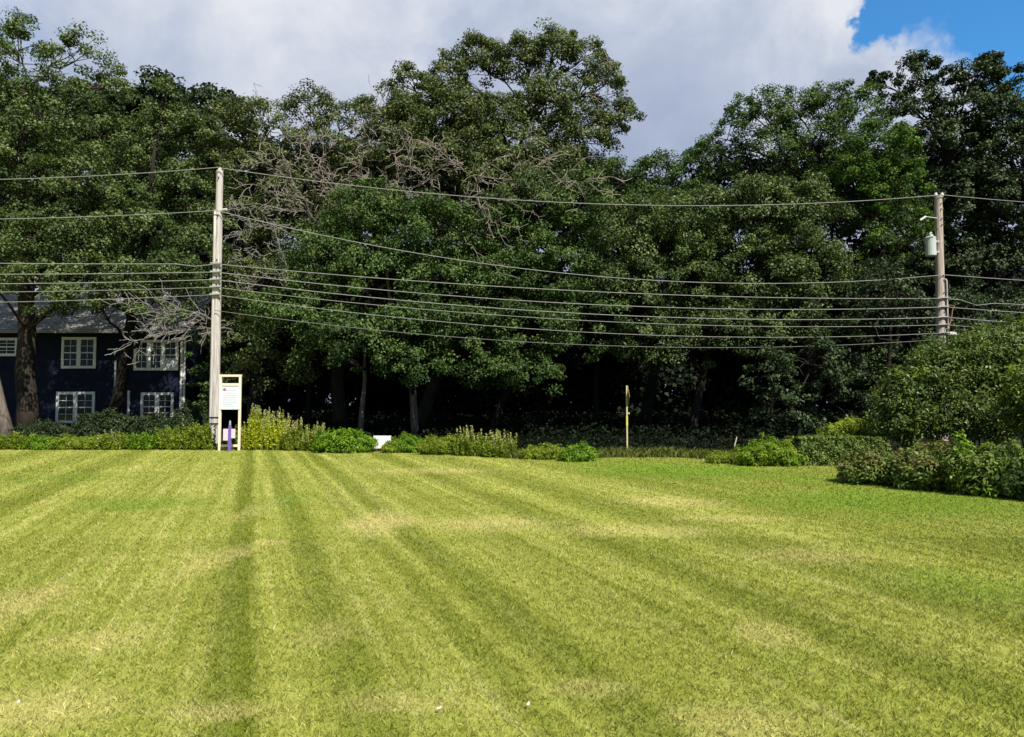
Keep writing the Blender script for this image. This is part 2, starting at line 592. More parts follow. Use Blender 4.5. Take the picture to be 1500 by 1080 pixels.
def lawn_mat(name, blades):
    m, nt, b = new_mat(name)
    gn = nd(nt, 'ShaderNodeGroup')
    gn.node_tree = LAWN_NG
    c = gn.outputs[0]
    if blades:
        a = nd(nt, 'ShaderNodeAttribute', attribute_name='tone')
        rr = ramp(nt, [(0.0, (0.5, 0.58, 0.42)), (0.5, (0.98, 0.98, 0.98)), (0.85, (1.25, 1.22, 1.35)), (1.0, (1.6, 1.45, 2.1))])
        nt.links.new(a.outputs['Fac'], rr.inputs[0])
        c = mixc(nt, 1.0, c, rr.outputs[0], 'MULTIPLY')
        b.inputs['Roughness'].default_value = 0.6
        b.inputs['Specular IOR Level'].default_value = 0.25
        tr = nd(nt, 'ShaderNodeBsdfTranslucent')
        nt.links.new(c, tr.inputs['Color'])
        mx = nd(nt, 'ShaderNodeMixShader')
        mx.inputs[0].default_value = 0.3
        nt.links.new(b.outputs[0], mx.inputs[1])
        nt.links.new(tr.outputs[0], mx.inputs[2])
        out = [n for n in nt.nodes if n.type == 'OUTPUT_MATERIAL'][0]
        nt.links.new(mx.outputs[0], out.inputs['Surface'])
    else:
        g = nd(nt, 'ShaderNodeNewGeometry')
        f = noise(nt, g.outputs['Position'], 45, 4, 0.75)
        rr = ramp(nt, [(0.3, (0.62, 0.66, 0.55)), (0.55, (0.92, 0.92, 0.92)), (0.75, (1.2, 1.15, 1.25))])
        nt.links.new(f, rr.inputs[0])
        c = mixc(nt, 1.0, c, rr.outputs[0], 'MULTIPLY')
        b.inputs['Roughness'].default_value = 0.95
        b.inputs['Specular IOR Level'].default_value = 0.1
        bn = nd(nt, 'ShaderNodeBump')
        bn.inputs['Strength'].default_value = 0.7
        bn.inputs['Distance'].default_value = 0.03
        nt.links.new(f, bn.inputs['Height'])
        nt.links.new(bn.outputs[0], b.inputs['Normal'])
    nt.links.new(c, b.inputs['Base Color'])
    return m


LAWN = lawn_mat('lawn_turf', False)
BLADE = lawn_mat('lawn_blades', True)


def soil():
    m, nt, b = new_mat('forest_soil')
    g = nd(nt, 'ShaderNodeNewGeometry')
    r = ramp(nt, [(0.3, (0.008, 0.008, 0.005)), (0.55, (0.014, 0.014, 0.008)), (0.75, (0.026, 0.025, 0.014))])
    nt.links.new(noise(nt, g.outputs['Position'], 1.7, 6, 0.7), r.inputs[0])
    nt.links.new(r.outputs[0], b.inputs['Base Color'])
    b.inputs['Roughness'].default_value = 1.0
    b.inputs['Specular IOR Level'].default_value = 0.1
    return m


# ------------------------------------------------------------------ ground
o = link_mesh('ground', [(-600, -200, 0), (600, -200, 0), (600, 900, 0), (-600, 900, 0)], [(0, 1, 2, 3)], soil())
o['kind'] = 'structure'

EDGE = [(-70, 31), (-30, 29), (-20, 27.4), (-12, 26.7), (-7, 26.4), (-3.2, 25.6), (-1.5, 23.6), (0, 22.4), (1.5, 22.0), (3, 22.8), (5.0, 22.8), (6.5, 21.4), (8, 20.4), (9.4, 19.6), (9.2, 16.5), (8.2, 14.8), (9.2, 13.3), (11, 12.2), (14, 10.8), (30, 6), (70, -5)]
ex = np.array([e[0] for e in EDGE])
ey = np.array([e[1] for e in EDGE])
poly = EDGE + [(70, -40), (-70, -40)]
o = link_mesh('lawn', [(x, y, 0.004) for x, y in poly], [tuple(range(len(poly)))[::-1]], LAWN)
o['kind'] = 'structure'


def inside_lawn(x, y):
    px = np.array([p[0] for p in poly])
    py = np.array([p[1] for p in poly])
    n = len(poly)
    c = np.zeros(len(x), bool)
    j = n - 1
    for i in range(n):
        cond = ((py[i] > y) != (py[j] > y)) & (x < (px[j] - px[i]) * (y - py[i]) / (py[j] - py[i] + 1e-12) + px[i])
        c ^= cond
        j = i
    return c


def blades():
    rng = np.random.default_rng(5)
    VV, TT = [], []
    for (y0, y1, dens, h, w) in ((1.6, 4.5, 7600, .023, .0021), (4.5, 6.5, 6200, .023, .0025), (6.5, 9, 3600, .023, .0035), (9, 13, 1600, .022, .0052), (13, 18, 700, .024, .008), (18, 28, 300, .026, .012)):
        hw = lambda y: 0.74 * y + 1.8
        A = (hw(y0) + hw(y1)) * (y1 - y0)
        n = int(A * dens)
        y = rng.uniform(y0, y1, n)
        x = rng.uniform(-1, 1, n) * hw(y1)
        k = (np.abs(x) < hw(y)) & inside_lawn(x, y)
        x, y = x[k], y[k]
        # bunch blades a little
        n = len(x)
        jx = np.sin(x * 23 + 3 * np.sin(y * 17)) * 0.012
        jy = np.sin(y * 21 + 3 * np.sin(x * 19)) * 0.012
        x, y = x + jx, y + jy
        P = np.stack([x, y, np.full(n, 0.003)], 1)
        ang = rng.uniform(0, 2 * math.pi, n)
        sd = np.stack([np.cos(ang), np.sin(ang), np.zeros(n)], 1)
        lean = rng.normal(size=(n, 3)) * np.array([.55, .55, 0])
        hgt = h * rng.uniform(0.5, 1.35, (n, 1))
        tip = P + (np.array([0, 0, 1.0]) + lean) * hgt
        mid = P + (np.array([0, 0, 1.0]) + lean * 0.55) * hgt * 0.55
        ww = w * rng.uniform(0.7, 1.3, (n, 1))
        v = np.stack([P - sd * ww, P + sd * ww, mid + sd * ww * 0.8, tip], 1)
        v[:, 3] = tip
        v2 = np.stack([P - sd * ww, P + sd * ww, tip + sd * ww * .25, mid - sd * ww * 0.8], 1)
        v = np.where((rng.random((n, 1, 1)) < 0.5), v, v2)
        VV.append(v.reshape(-1, 3))
        TT.append(np.repeat(rng.random(n), 4))
    V = np.concatenate(VV)
    o = link_mesh('grass', V, quads(len(V)), BLADE, tone=np.concatenate(TT))
    o['kind'] = 'stuff'
    o['label'] = 'short mown yellow green lawn grass'


blades()


# ------------------------------------------------------------------ plants
def stems_mb(c, n, rx, ry, h, rng, r=0.008):
    mb = MB()
    for i in range(n):
        a = rng.uniform(0, 2 * math.pi)
        q = math.sqrt(rng.random())
        b = c + np.array([math.cos(a) * rx * q * 0.55, math.sin(a) * ry * q * 0.55, -0.03])
        t = c + np.array([math.cos(a) * rx * q, math.sin(a) * ry * q, h * rng.uniform(0.55, 0.95)])
        mb.tube(wob(b, t, 4, 0.02, rng), np.linspace(r, r * 0.5, 4), 4, cap=False)
    return mb


def bush(name, label, cat, c, lobes, mat, seed, group=None, L=0.07, W=0.04, dens=900, cr=(0.10, 0.2), stem_n=14, stem_mat=None, accent=None, accent_frac=0.0, accent_name='pale_leaves', up=0.5, per=26, accent_top=False):
    """leafy shrub: lobes are (dx, dy, z, rx, ry, rz) about its foot c"""
    rng = np.random.default_rng(seed)
    c = np.array([c[0], c[1], 0.0])
    root = thing(name, label, cat, c, group)
    hmax = max(l[2] + l[5] for l in lobes)
    rx = max(abs(l[0]) + l[3] for l in lobes)
    ry = max(abs(l[1]) + l[4] for l in lobes)
    stems_mb(c, stem_n, rx * 0.7, ry * 0.7, hmax * 0.85, rng, 0.008 + 0.006 * hmax).build('stems', stem_mat or BARK, root)
    V1, T1, V2, T2 = [], [], [], []
    for (dx, dy, z, a, b, e) in lobes:
        area = 2 * math.pi * ((a * b) ** 1.6 / 3 + (a * e) ** 1.6 / 3 + (b * e) ** 1.6 / 3) ** (1 / 1.6) * 2
        m = max(8, int(area * dens / per))
        dr = unit(rng.normal(size=(m, 3)))
        rf = rng.uniform(0.35, 1.0, (m, 1)) ** 0.5
        rf = rf * (1 + 0.16 * np.sin(dr[:, :1] * 6 + seed) * np.cos(dr[:, 2:] * 5 + seed * 2.1)) * rng.normal(1.0, 0.10, (m, 1))
        C = c + np.array([dx, dy, z]) + dr * rf * np.array([a, b, e])
        k = C[:, 2] > 0.03
        C, dr = C[k], dr[k]
        m = len(C)
        R = rng.uniform(cr[0], cr[1], m)
        if accent is not None:
            s = rng.random(m) < (accent_frac * np.clip(0.5 + dr[:, 2] * 1.2, 0, 2) if accent_top else accent_frac)
        else:
            s = np.zeros(m, bool)
        for sel, VV, TT in ((~s, V1, T1), (s, V2, T2)):
            if sel.any():
                V, T = clump_leaves(C[sel], R[sel], per, L, W, rng, dr[sel], 0.8, up)
                V[:, 2] = np.maximum(V[:, 2], 0.008 + 0.004 * rng.random(len(V)))
                VV.append(V)
                TT.append(T)
    V = np.concatenate(V1)
    link_mesh('foliage', V, quads(len(V)), mat, root, tone=np.concatenate(T1), loc=c)
    if V2:
        V = np.concatenate(V2)
        link_mesh(accent_name, V, quads(len(V)), accent, root, tone=np.concatenate(T2), loc=c)
    return root


def tall_weed(name, label, cat, c, rx, ry, h, n, mat, seed, group=None, plume=None, L=0.13, W=0.022, plume_frac=0.6):
    """upright stems clothed in narrow leaves, some ending in a plume"""
    rng = np.random.default_rng(seed)
    c = np.array([c[0], c[1], 0.0])
    root = thing(name, label, cat, c, group)
    mb = MB()
    PP, NN, Q, QN = [], [], [], []
    for i in range(n):
        a = rng.uniform(0, 2 * math.pi)
        q = math.sqrt(rng.random())
        b = c + np.array([math.cos(a) * rx * q, math.sin(a) * ry * q, -0.02])
        hh = h * rng.uniform(0.5, 1.05) * (1 - 0.15 * q)
        t = b + np.array([rng.normal() * 0.07, rng.normal() * 0.07, hh])
        pts = wob(b, t, 5, 0.012, rng)
        mb.tube(pts, np.linspace(0.007, 0.003, 5), 3, cap=False)
        k = int(34 + 30 * hh)
        tt = rng.uniform(0.08, 0.97, k)
        base = b + (t - b) * tt[:, None]
        aa = rng.uniform(0, 2 * math.pi, k)
        od = np.stack([np.cos(aa), np.sin(aa), rng.uniform(0.3, 1.7, k)], 1)
        PP.append(base + unit(od) * L * 0.45 * (1.15 - 0.6 * tt[:, None]))
        NN.append(od)
        if plume is not None and rng.random() < plume_frac:
            kk = 46
            tz = rng.uniform(0.0, 0.34, kk)
            sw = 0.03 * (1.1 - tz * 2.4)
            Q.append(t + np.stack([rng.normal(size=kk) * sw, rng.normal(size=kk) * sw, tz - 0.08], 1))
            QN.append(unit(rng.normal(size=(kk, 3))))
    mb.build('stems', WEED, root)
    P = np.concatenate(PP)
    OD = unit(np.concatenate(NN))
    # blade-like leaves that point outwards
    S = unit(np.cross(OD, rng.normal(size=OD.shape)))
    n = len(P)
    l = L * rng.uniform(0.5, 1.15, (n, 1))
    hrel = np.clip(P[:, 2:] / h, 0, 1)
    l = l * (1.25 - 0.75 * hrel)
    w = W * rng.uniform(0.7, 1.4, (n, 1)) * (1.15 - 0.4 * hrel)
    V = np.stack([P - OD * l * .5, P + S * w, P + OD * l * .5 - np.array([0, 0, .3]) * l * .4, P - S * w], 1).reshape(-1, 3)
    V[:, 2] = np.maximum(V[:, 2], 0.008)
    link_mesh('foliage', V, quads(len(V)), mat, root, tone=np.repeat(rng.random(n), 4), loc=c)
    if Q:
        V = leaf_quads(np.concatenate(Q), np.concatenate(QN), 0.05, 0.03, rng)
        link_mesh('plumes', V, quads(len(V)), plume, root, tone=np.repeat(rng.random(len(V) // 4), 4), loc=c)
    return root


# ------------------------------------------------------------------ trees
def T(d, px):
    return (gx(px, d), d)


G = 'trees along the far side of the lawn'
t0 = tree('oak_tree', 'oak with pale leaning trunk at the very left edge, in front of the navy house', T(35.5, 14),
          lobes_px(35.5, [(-70, 200, 80, 90), (-60, 330, 70, 70), (-120, 120, 90, 90), (-20, 400, 50, 40)]), 0.36, OAK, BARK_G, 11, lean=-0.25, twigs=0.4)
t1 = tree('oak_tree', 'tall oak with the thickest dark trunk, standing in front of the navy house', T(37, 42),
          lobes_px(37, [(25, 75, 55, 50), (-50, 130, 80, 80), (110, 90, 50, 45), (150, 130, 38, 45), (60, 180, 95, 70), (140, 215, 60, 60), (-20, 270, 85, 70), (90, 290, 85, 60), (10, 350, 70, 50, -1), (120, 365, 60, 45, -1.5), (170, 300, 50, 50), (20, 220, 60, 60, -2), (110, 260, 60, 55, -2), (60, 350, 60, 45, -2.5), (160, 395, 45, 25, -3), (60, 405, 55, 22, -3), (105, 435, 45, 18, -3.5), (-20, 420, 40, 20, -3), (75, 452, 40, 15, -3.5)]),
          0.50, OAK, BARK, 12, twigs=0.5, sparse=0.12)
t2 = tree('oak_tree', 'slender oak with thin dark trunk between the windows of the navy house', T(38.5, 163),
          lobes_px(38.5, [(245, 150, 32, 35), (235, 200, 55, 50), (285, 205, 45, 45), (210, 270, 60, 55), (275, 290, 60, 60), (215, 350, 60, 45, -1), (290, 370, 55, 45, -1), (130, 415, 60, 28, -1.5), (225, 420, 60, 30, -1.5), (190, 330, 55, 45, -2.5), (255, 400, 50, 35, -3), (180, 430, 50, 20, -3), (290, 430, 30, 25, -2), (215, 452, 38, 16, -3.2), (150, 452, 28, 14, -3.5), (255, 462, 30, 16, -3.2)]),
          0.33, OAK, BARK_D, 13, lean=0.15, sparse=0.12)
t3 = tree('oak_tree', 'oak with curled grey dead branches just beside the weathered utility pole', T(40, 375),
          lobes_px(40, [(335, 190, 40, 45), (395, 185, 50, 50), (320, 250, 50, 50), (390, 255, 60, 55), (330, 330, 60, 50), (420, 330, 60, 55), (400, 420, 80, 55), (320, 450, 50, 50), (355, 500, 55, 45), (400, 540, 60, 30, -2), (350, 560, 40, 40)]),
          0.34, OAK2, BARK, 14, twigs=0.6, sparse=0.1)
t4 = tree('oak_tree', 'half bare oak with twiggy grey upper limbs, left of the tallest crown', T(40.5, 500),
          lobes_px(40.5, [(455, 165, 45, 38), (515, 175, 45, 42), (565, 185, 45, 50), (480, 225, 60, 45), (550, 250, 60, 45), (450, 290, 60, 50), (520, 310, 70, 50)]),
          0.38, OAK2, BARK, 15, twigs=0.8, sparse=0.2, dens=0.95)
t5 = tree('oak_tree', 'tallest oak with a high open crown rising in the middle of the tree line', T(39, 605),
          lobes_px(39, [(610, 135, 40, 42), (660, 120, 35, 45), (705, 95, 45, 42), (660, 185, 75, 60), (770, 95, 36, 45), (810, 75, 42, 32), (855, 85, 38, 34), (885, 125, 35, 40), (905, 175, 38, 32), (800, 150, 55, 45), (850, 200, 60, 45),
                        (740, 190, 60, 50), (620, 240, 70, 50), (600, 195, 55, 50), (690, 225, 70, 50), (720, 260, 80, 50), (800, 250, 70, 45)]),
          0.33, OAK2, BARK, 16, twigs=0.7, sparse=0.0, dens=1.55)
t6 = tree('maple_tree', 'dense leafy maple drooping low over the white board and green weeds', T(37.5, 612),
          lobes_px(36, [(545, 320, 70, 50), (620, 345, 80, 55), (480, 380, 75, 55), (560, 410, 90, 55), (430, 470, 75, 50, -.5), (520, 490, 80, 45, -1), (620, 480, 75, 45, -.5), (660, 420, 70, 60), (600, 535, 60, 30, -1), (480, 525, 50, 28, -1)]),
          0.2, MAPLE, BARK_D, 17, mat_trunk=BARK_G, lean=0.3, fork=0.2, dens=1.15)
t7 = tree('maple_tree', 'broad maple with deep shade beneath it, behind the low weed clumps', T(38, 720),
          lobes_px(36.5, [(720, 330, 70, 55), (790, 310, 75, 60), (850, 300, 60, 55), (720, 410, 75, 60), (800, 400, 85, 60), (690, 490, 60, 50, -1), (770, 490, 80, 50, -.5), (850, 470, 75, 60), (720, 545, 55, 35, -1.2), (790, 550, 40, 30, -1)]),
          0.2, MAPLE, BARK_D, 18, fork=0.25, dens=1.15)
t8 = tree('lime_tree', 'round dark green tree filling the dip between the tallest oak and the feathery crown', T(43, 940),
          lobes_px(43, [(905, 270, 50, 42), (960, 262, 48, 38), (1015, 258, 45, 40), (1035, 230, 28, 30), (930, 330, 80, 55), (1010, 320, 60, 55)]),
          0.34, MAPLE, BARK_D, 19)
t9 = tree('maple_tree', 'wide dense maple behind the yellow sign post', T(38, 1010),
          lobes_px(37, [(930, 350, 70, 55), (1010, 330, 80, 60), (1090, 320, 90, 65), (1165, 320, 70, 60), (920, 430, 70, 60), (1000, 420, 85, 65), (1090, 410, 95, 70), (1180, 400, 70, 65), (960, 500, 70, 45), (1060, 490, 90, 50), (1150, 480, 75, 50)]),
          0.24, OAK, BARK_D, 20, dens=1.2, L=0.14, W=0.095)
t10 = tree('ash_tree', 'feathery crowned ash with loose spires behind the wide maple', T(42, 1180),
           lobes_px(42, [(1085, 165, 26, 35), (1065, 205, 34, 35), (1120, 170, 45, 42), (1170, 165, 42, 42), (1215, 155, 40, 35), (1255, 165, 42, 38), (1120, 230, 60, 50), (1200, 220, 65, 50), (1270, 230, 60, 55), (1230, 300, 70, 60), (1290, 320, 60, 60)]),
           0.36, MAPLE, BARK_D, 21, sparse=0.1, twigs=0.6)
t11 = tree('elm_tree', 'tall dark elm in the corner behind the pole with the transformer', T(44, 1400),
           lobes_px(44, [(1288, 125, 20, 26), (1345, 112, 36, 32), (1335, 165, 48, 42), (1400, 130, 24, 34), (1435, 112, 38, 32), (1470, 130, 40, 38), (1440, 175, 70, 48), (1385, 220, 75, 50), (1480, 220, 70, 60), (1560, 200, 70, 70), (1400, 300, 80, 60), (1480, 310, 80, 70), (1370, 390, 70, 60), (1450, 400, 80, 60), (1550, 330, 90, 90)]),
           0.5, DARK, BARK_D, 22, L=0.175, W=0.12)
t12 = tree('vine_covered_tree', 'bright green vine covered tree beside the pole with the transformer', T(39.5, 1300),
           lobes_px(39.5, [(1295, 215, 45, 42), (1320, 270, 30, 45), (1290, 290, 30, 45), (1335, 340, 36, 40), (1290, 370, 28, 36), (1255, 250, 35, 35)]),
           0.25, GREEN, BARK_D, 23, dens=1.0, L=0.15, W=0.10)
t13 = tree('young_tree', 'low leafy tree with dark foliage directly behind the clipped hedge', T(30, 1165),
           lobes_px(30, [(1150, 590, 50, 45), (1190, 540, 60, 45), (1130, 545, 45, 40), (1220, 590, 45, 45), (1170, 625, 50, 25)]),
           0.1, DARK, BARK_D, 24, per=60, L=0.15, W=0.10, cr=(0.3, 0.55), fork=0.3)
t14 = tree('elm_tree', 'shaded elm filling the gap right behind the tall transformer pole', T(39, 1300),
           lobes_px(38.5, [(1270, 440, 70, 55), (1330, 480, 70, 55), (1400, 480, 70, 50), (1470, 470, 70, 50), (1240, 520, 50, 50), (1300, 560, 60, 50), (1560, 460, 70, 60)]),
           0.3, DARK, BARK_D, 25)

tree('young_tree', 'narrow green young tree squeezed between the house corner and the pole', T(40, 297), lobes_px(40, [(296, 520, 24, 36), (300, 570, 26, 36), (310, 490, 28, 28), (325, 550, 28, 50), (292, 605, 20, 20)]), 0.08, MAPLE, BARK_D, 26, per=60, L=.15, W=.1, cr=(.3, .5), fork=.3)

# deeper trees that close the wood
deep = [(300, 49, 330, 'shaded tree deep in the wood directly behind the weathered pole'), (420, 50, 300, 'shaded tree deep in the wood behind the curled dead branches'), (560, 51, 300, 'shaded tree deep in the wood behind the half bare oak'),
        (690, 50, 310, 'shaded tree deep in the wood behind the broad maple trunk'), (830, 51, 320, 'shaded tree deep in the wood under the tallest crown'), (960, 50, 355, 'shaded tree deep in the wood behind the yellow sign post'),
        (1090, 51, 320, 'shaded tree deep in the wood behind the yellow green bush'), (1230, 50, 300, 'shaded tree deep in the wood behind the clipped hedge'), (1380, 52, 300, 'shaded tree deep in the wood behind the tall rounded shrub'),
        (30, 57, 210, 'shaded tree rising behind the roof of the navy house, over the thickest trunk'), (160, 58, 215, 'shaded tree rising behind the roof of the navy house, at its middle'), (270, 56, 210, 'shaded tree rising behind the end of the navy house roof')]
for i, (px, d, py, lab) in enumerate(deep):
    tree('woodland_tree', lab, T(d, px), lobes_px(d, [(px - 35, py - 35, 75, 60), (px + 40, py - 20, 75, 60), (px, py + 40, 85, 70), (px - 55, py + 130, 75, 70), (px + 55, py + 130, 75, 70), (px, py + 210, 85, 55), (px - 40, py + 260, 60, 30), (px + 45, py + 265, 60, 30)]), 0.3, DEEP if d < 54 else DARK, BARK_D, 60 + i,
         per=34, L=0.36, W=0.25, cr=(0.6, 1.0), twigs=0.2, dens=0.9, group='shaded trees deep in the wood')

# slim trunks standing in the shade
slim = [(528, 36.5, 0.13, 'slim upright trunk in the shade left of the white board'), (1128, 37.5, 0.12, 'slim dark trunk in the shade behind the yellow green bush'), (1296, 34, 0.14, 'slim dark trunk rising behind the tall rounded shrub'), (870, 41, 0.16, 'slim trunk deep in shade left of the yellow sign post'),
        (450, 40, 0.15, 'slim trunk in the shade behind the tall golden weeds')]
for i, (px, d, r, lab) in enumerate(slim):
    tree('slender_tree', lab, T(d, px), lobes_px(d, [(px, 420, 50, 50), (px + 25, 350, 50, 50), (px - 25, 470, 45, 35)]), r, DARK, BARK_G if i == 0 else BARK_D, 90 + i, per=40, fork=0.5, twigs=0.3, group='slim trees in the shade')


# far mass of the wood
def far_wood():
    rng = np.random.default_rng(77)
    n = 5200
    x = rng.uniform(-32, 52, n)
    y = 57 + rng.random(n) * 7 + np.abs(x) * 0.02
    top = 10.5 + 2 * np.sin(x * 0.33) + 1.4 * np.sin(x * 0.9 + 1)
    z = rng.random(n) ** 0.8 * top
    C = np.stack([x, y, z + 0.3], 1)
    V, Tn = clump_leaves(C, rng.uniform(0.8, 1.3, n), 22, 0.6, 0.42, rng)
    V[:, 2] = np.maximum(V[:, 2], 0.01)
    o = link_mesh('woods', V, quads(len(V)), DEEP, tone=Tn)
    o['kind'] = 'stuff'
    o['label'] = 'dark far wood seen as one mass behind the trees'


far_wood()


def undergrowth():
    rng = np.random.default_rng(78)
    n = 3600
    x = rng.uniform(-13, 27, n)
    y = 35.5 + rng.random(n) * 17
    C = np.stack([x, y, rng.random(n) ** 1.5 * (0.3 + 0.08 * (y - 35))], 1)
    V, Tn = clump_leaves(C, rng.uniform(0.3, 0.6, n), 20, 0.22, 0.13, rng)
    n2_ = 1700
    x = rng.uniform(-2, 16, n2_)
    y = np.interp(x, ex, ey) + 1.2 + rng.random(n2_) * 12
    C2 = np.stack([x, y, rng.random(n2_) ** 1.5 * 0.18 * (0.6 + 0.8 * np.sin(x * 1.3) ** 2)], 1)
    V2, Tn2 = clump_leaves(C2, rng.uniform(0.15, 0.35, n2_), 22, 0.13, 0.05, rng)
    V, Tn = np.concatenate([V, V2]), np.concatenate([Tn, Tn2])
    V[:, 2] = np.maximum(V[:, 2], 0.01)
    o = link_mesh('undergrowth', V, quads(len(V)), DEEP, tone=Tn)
    o['kind'] = 'stuff'
    o['label'] = 'dark undergrowth on the shaded forest floor'


undergrowth()


# dead branches (parts of the oaks they grow on)
def dead(parent, seed, specs, kink=0.3, mat=None):
    rng = np.random.default_rng(seed)
    for (p0, p1, r, depth) in specs:
        mb = MB()
        a, b = np.array(p0), np.array(p1)
        L_ = np.linalg.norm(b - a)
        pts = wob(a, b, max(6, int(L_ / 0.35)), 0.10, rng, 0.15)
        r = r * 0.56
        rr = np.linspace(r, max(0.010, r * 0.25), len(pts))
        mb.tube(pts, rr, 5, cap=False)
        dm = unit(b - a)
        for i in range(1, len(pts)):
            for _ in range(2 if depth > 1 else 1):
                dd = unit(dm * 0.7 + rng.normal(size=3) * np.array([.8, .45, .7]))
                gnarl(mb, pts[i], dd, L_ * rng.uniform(0.14, 0.34), max(0.012, rr[i] * 0.6), depth - 1, rng, kink, 3, 0.9, 0.015)
        mb.build('dead_branch', mat or DEADW, parent)


D3 = 34.2
dead(t3, 31, [(at(425, 330, D3 + 1.5), at(335, 345, D3), 0.05, 2), (at(430, 370, D3 + 1.5), at(345, 380, D3), 0.05, 2), (at(430, 310, D3 + 1), at(335, 300, D3), 0.045, 2), (at(420, 400, D3 + 1), at(350, 420, D3), 0.035, 2), (at(380, 220, 38), at(372, 125, 38), 0.05, 1), (at(440, 350, D3 + 1), at(340, 318, D3), .05, 2), (at(400, 330, D3), at(420, 415, D3), .035, 1)], 0.5, DEADB)
D4 = 37.2
dead(t4, 32, [(at(470, 340, D4 + 2), at(400, 225, D4), 0.06, 2), (at(490, 330, D4 + 2), at(470, 200, D4), 0.06, 2), (at(520, 330, D4 + 2), at(545, 190, D4), 0.06, 2), (at(530, 320, D4 + 2), at(610, 230, D4), 0.055, 2), (at(540, 260, D4 + 2), at(560, 130, D4 + 1), 0.045, 1),
              (at(470, 330, D4 + 1.5), at(400, 290, D4 - 1), 0.05, 2), (at(440, 250, D4 + 1), at(360, 240, D4), 0.04, 2), (at(560, 330, D4), at(480, 260, D4 - 1), .05, 2), (at(560, 320, D4), at(600, 215, D4 - 1), .05, 2), (at(500, 300, D4), at(430, 200, D4 - .8), .05, 2), (at(540, 290, D4), at(520, 205, D4 - 1), .045, 2), (at(460, 300, D4), at(370, 270, D4 - 1.4), .045, 2), (at(590, 300, D4 - .5), at(660, 235, D4 - 1.2), .05, 2)], 0.3)
D5 = 35.6
dead(t5, 33, [(at(640, 330, D5 + 1.5), at(800, 240, D5 - .5), 0.10, 2), (at(650, 320, D5 + 1.5), at(640, 215, D5), 0.07, 2), (at(670, 310, D5 + 1), at(725, 235, D5), 0.07, 2), (at(690, 290, D5 + .5), at(860, 262, D5 - .7), 0.085, 2),
              (at(640, 300, D5 + 1), at(570, 270, D5), 0.06, 2), (at(880, 180, 38), at(895, 100, 38), 0.03, 2), (at(640, 322, D5), at(732, 402, D5 - 1.4), 0.06, 1), (at(680, 250, D5 + 1), at(600, 200, D5), 0.06, 2), (at(800, 240, D5 - .5), at(850, 300, D5 - 1), .04, 1)], 0.3)
dead(t5, 35, [(at(708, 288, D5 - 1), at(715, 335, D5 - 1.2), .045, 1), (at(700, 290, D5 - 1), at(740, 358, D5 - 1.3), .045, 1), (at(712, 300, D5 - 1), at(765, 352, D5 - 1.3), .04, 1), (at(720, 290, D5 - 1), at(790, 318, D5 - 1.2), .04, 1), (at(690, 295, D5 - 1), at(722, 345, D5 - 1.2), .04, 1)], 0.35)
dead(t2, 34, [(at(330, 480, 34.6), at(182, 505, 33.2), 0.075, 2), (at(330, 470, 34.8), at(195, 450, 33.4), 0.06, 2), (at(320, 490, 34.6), at(222, 485, 33.2), 0.06, 2), (at(300, 470, 34.4), at(230, 440, 33.6), 0.045, 1)], 0.2, DEADB)


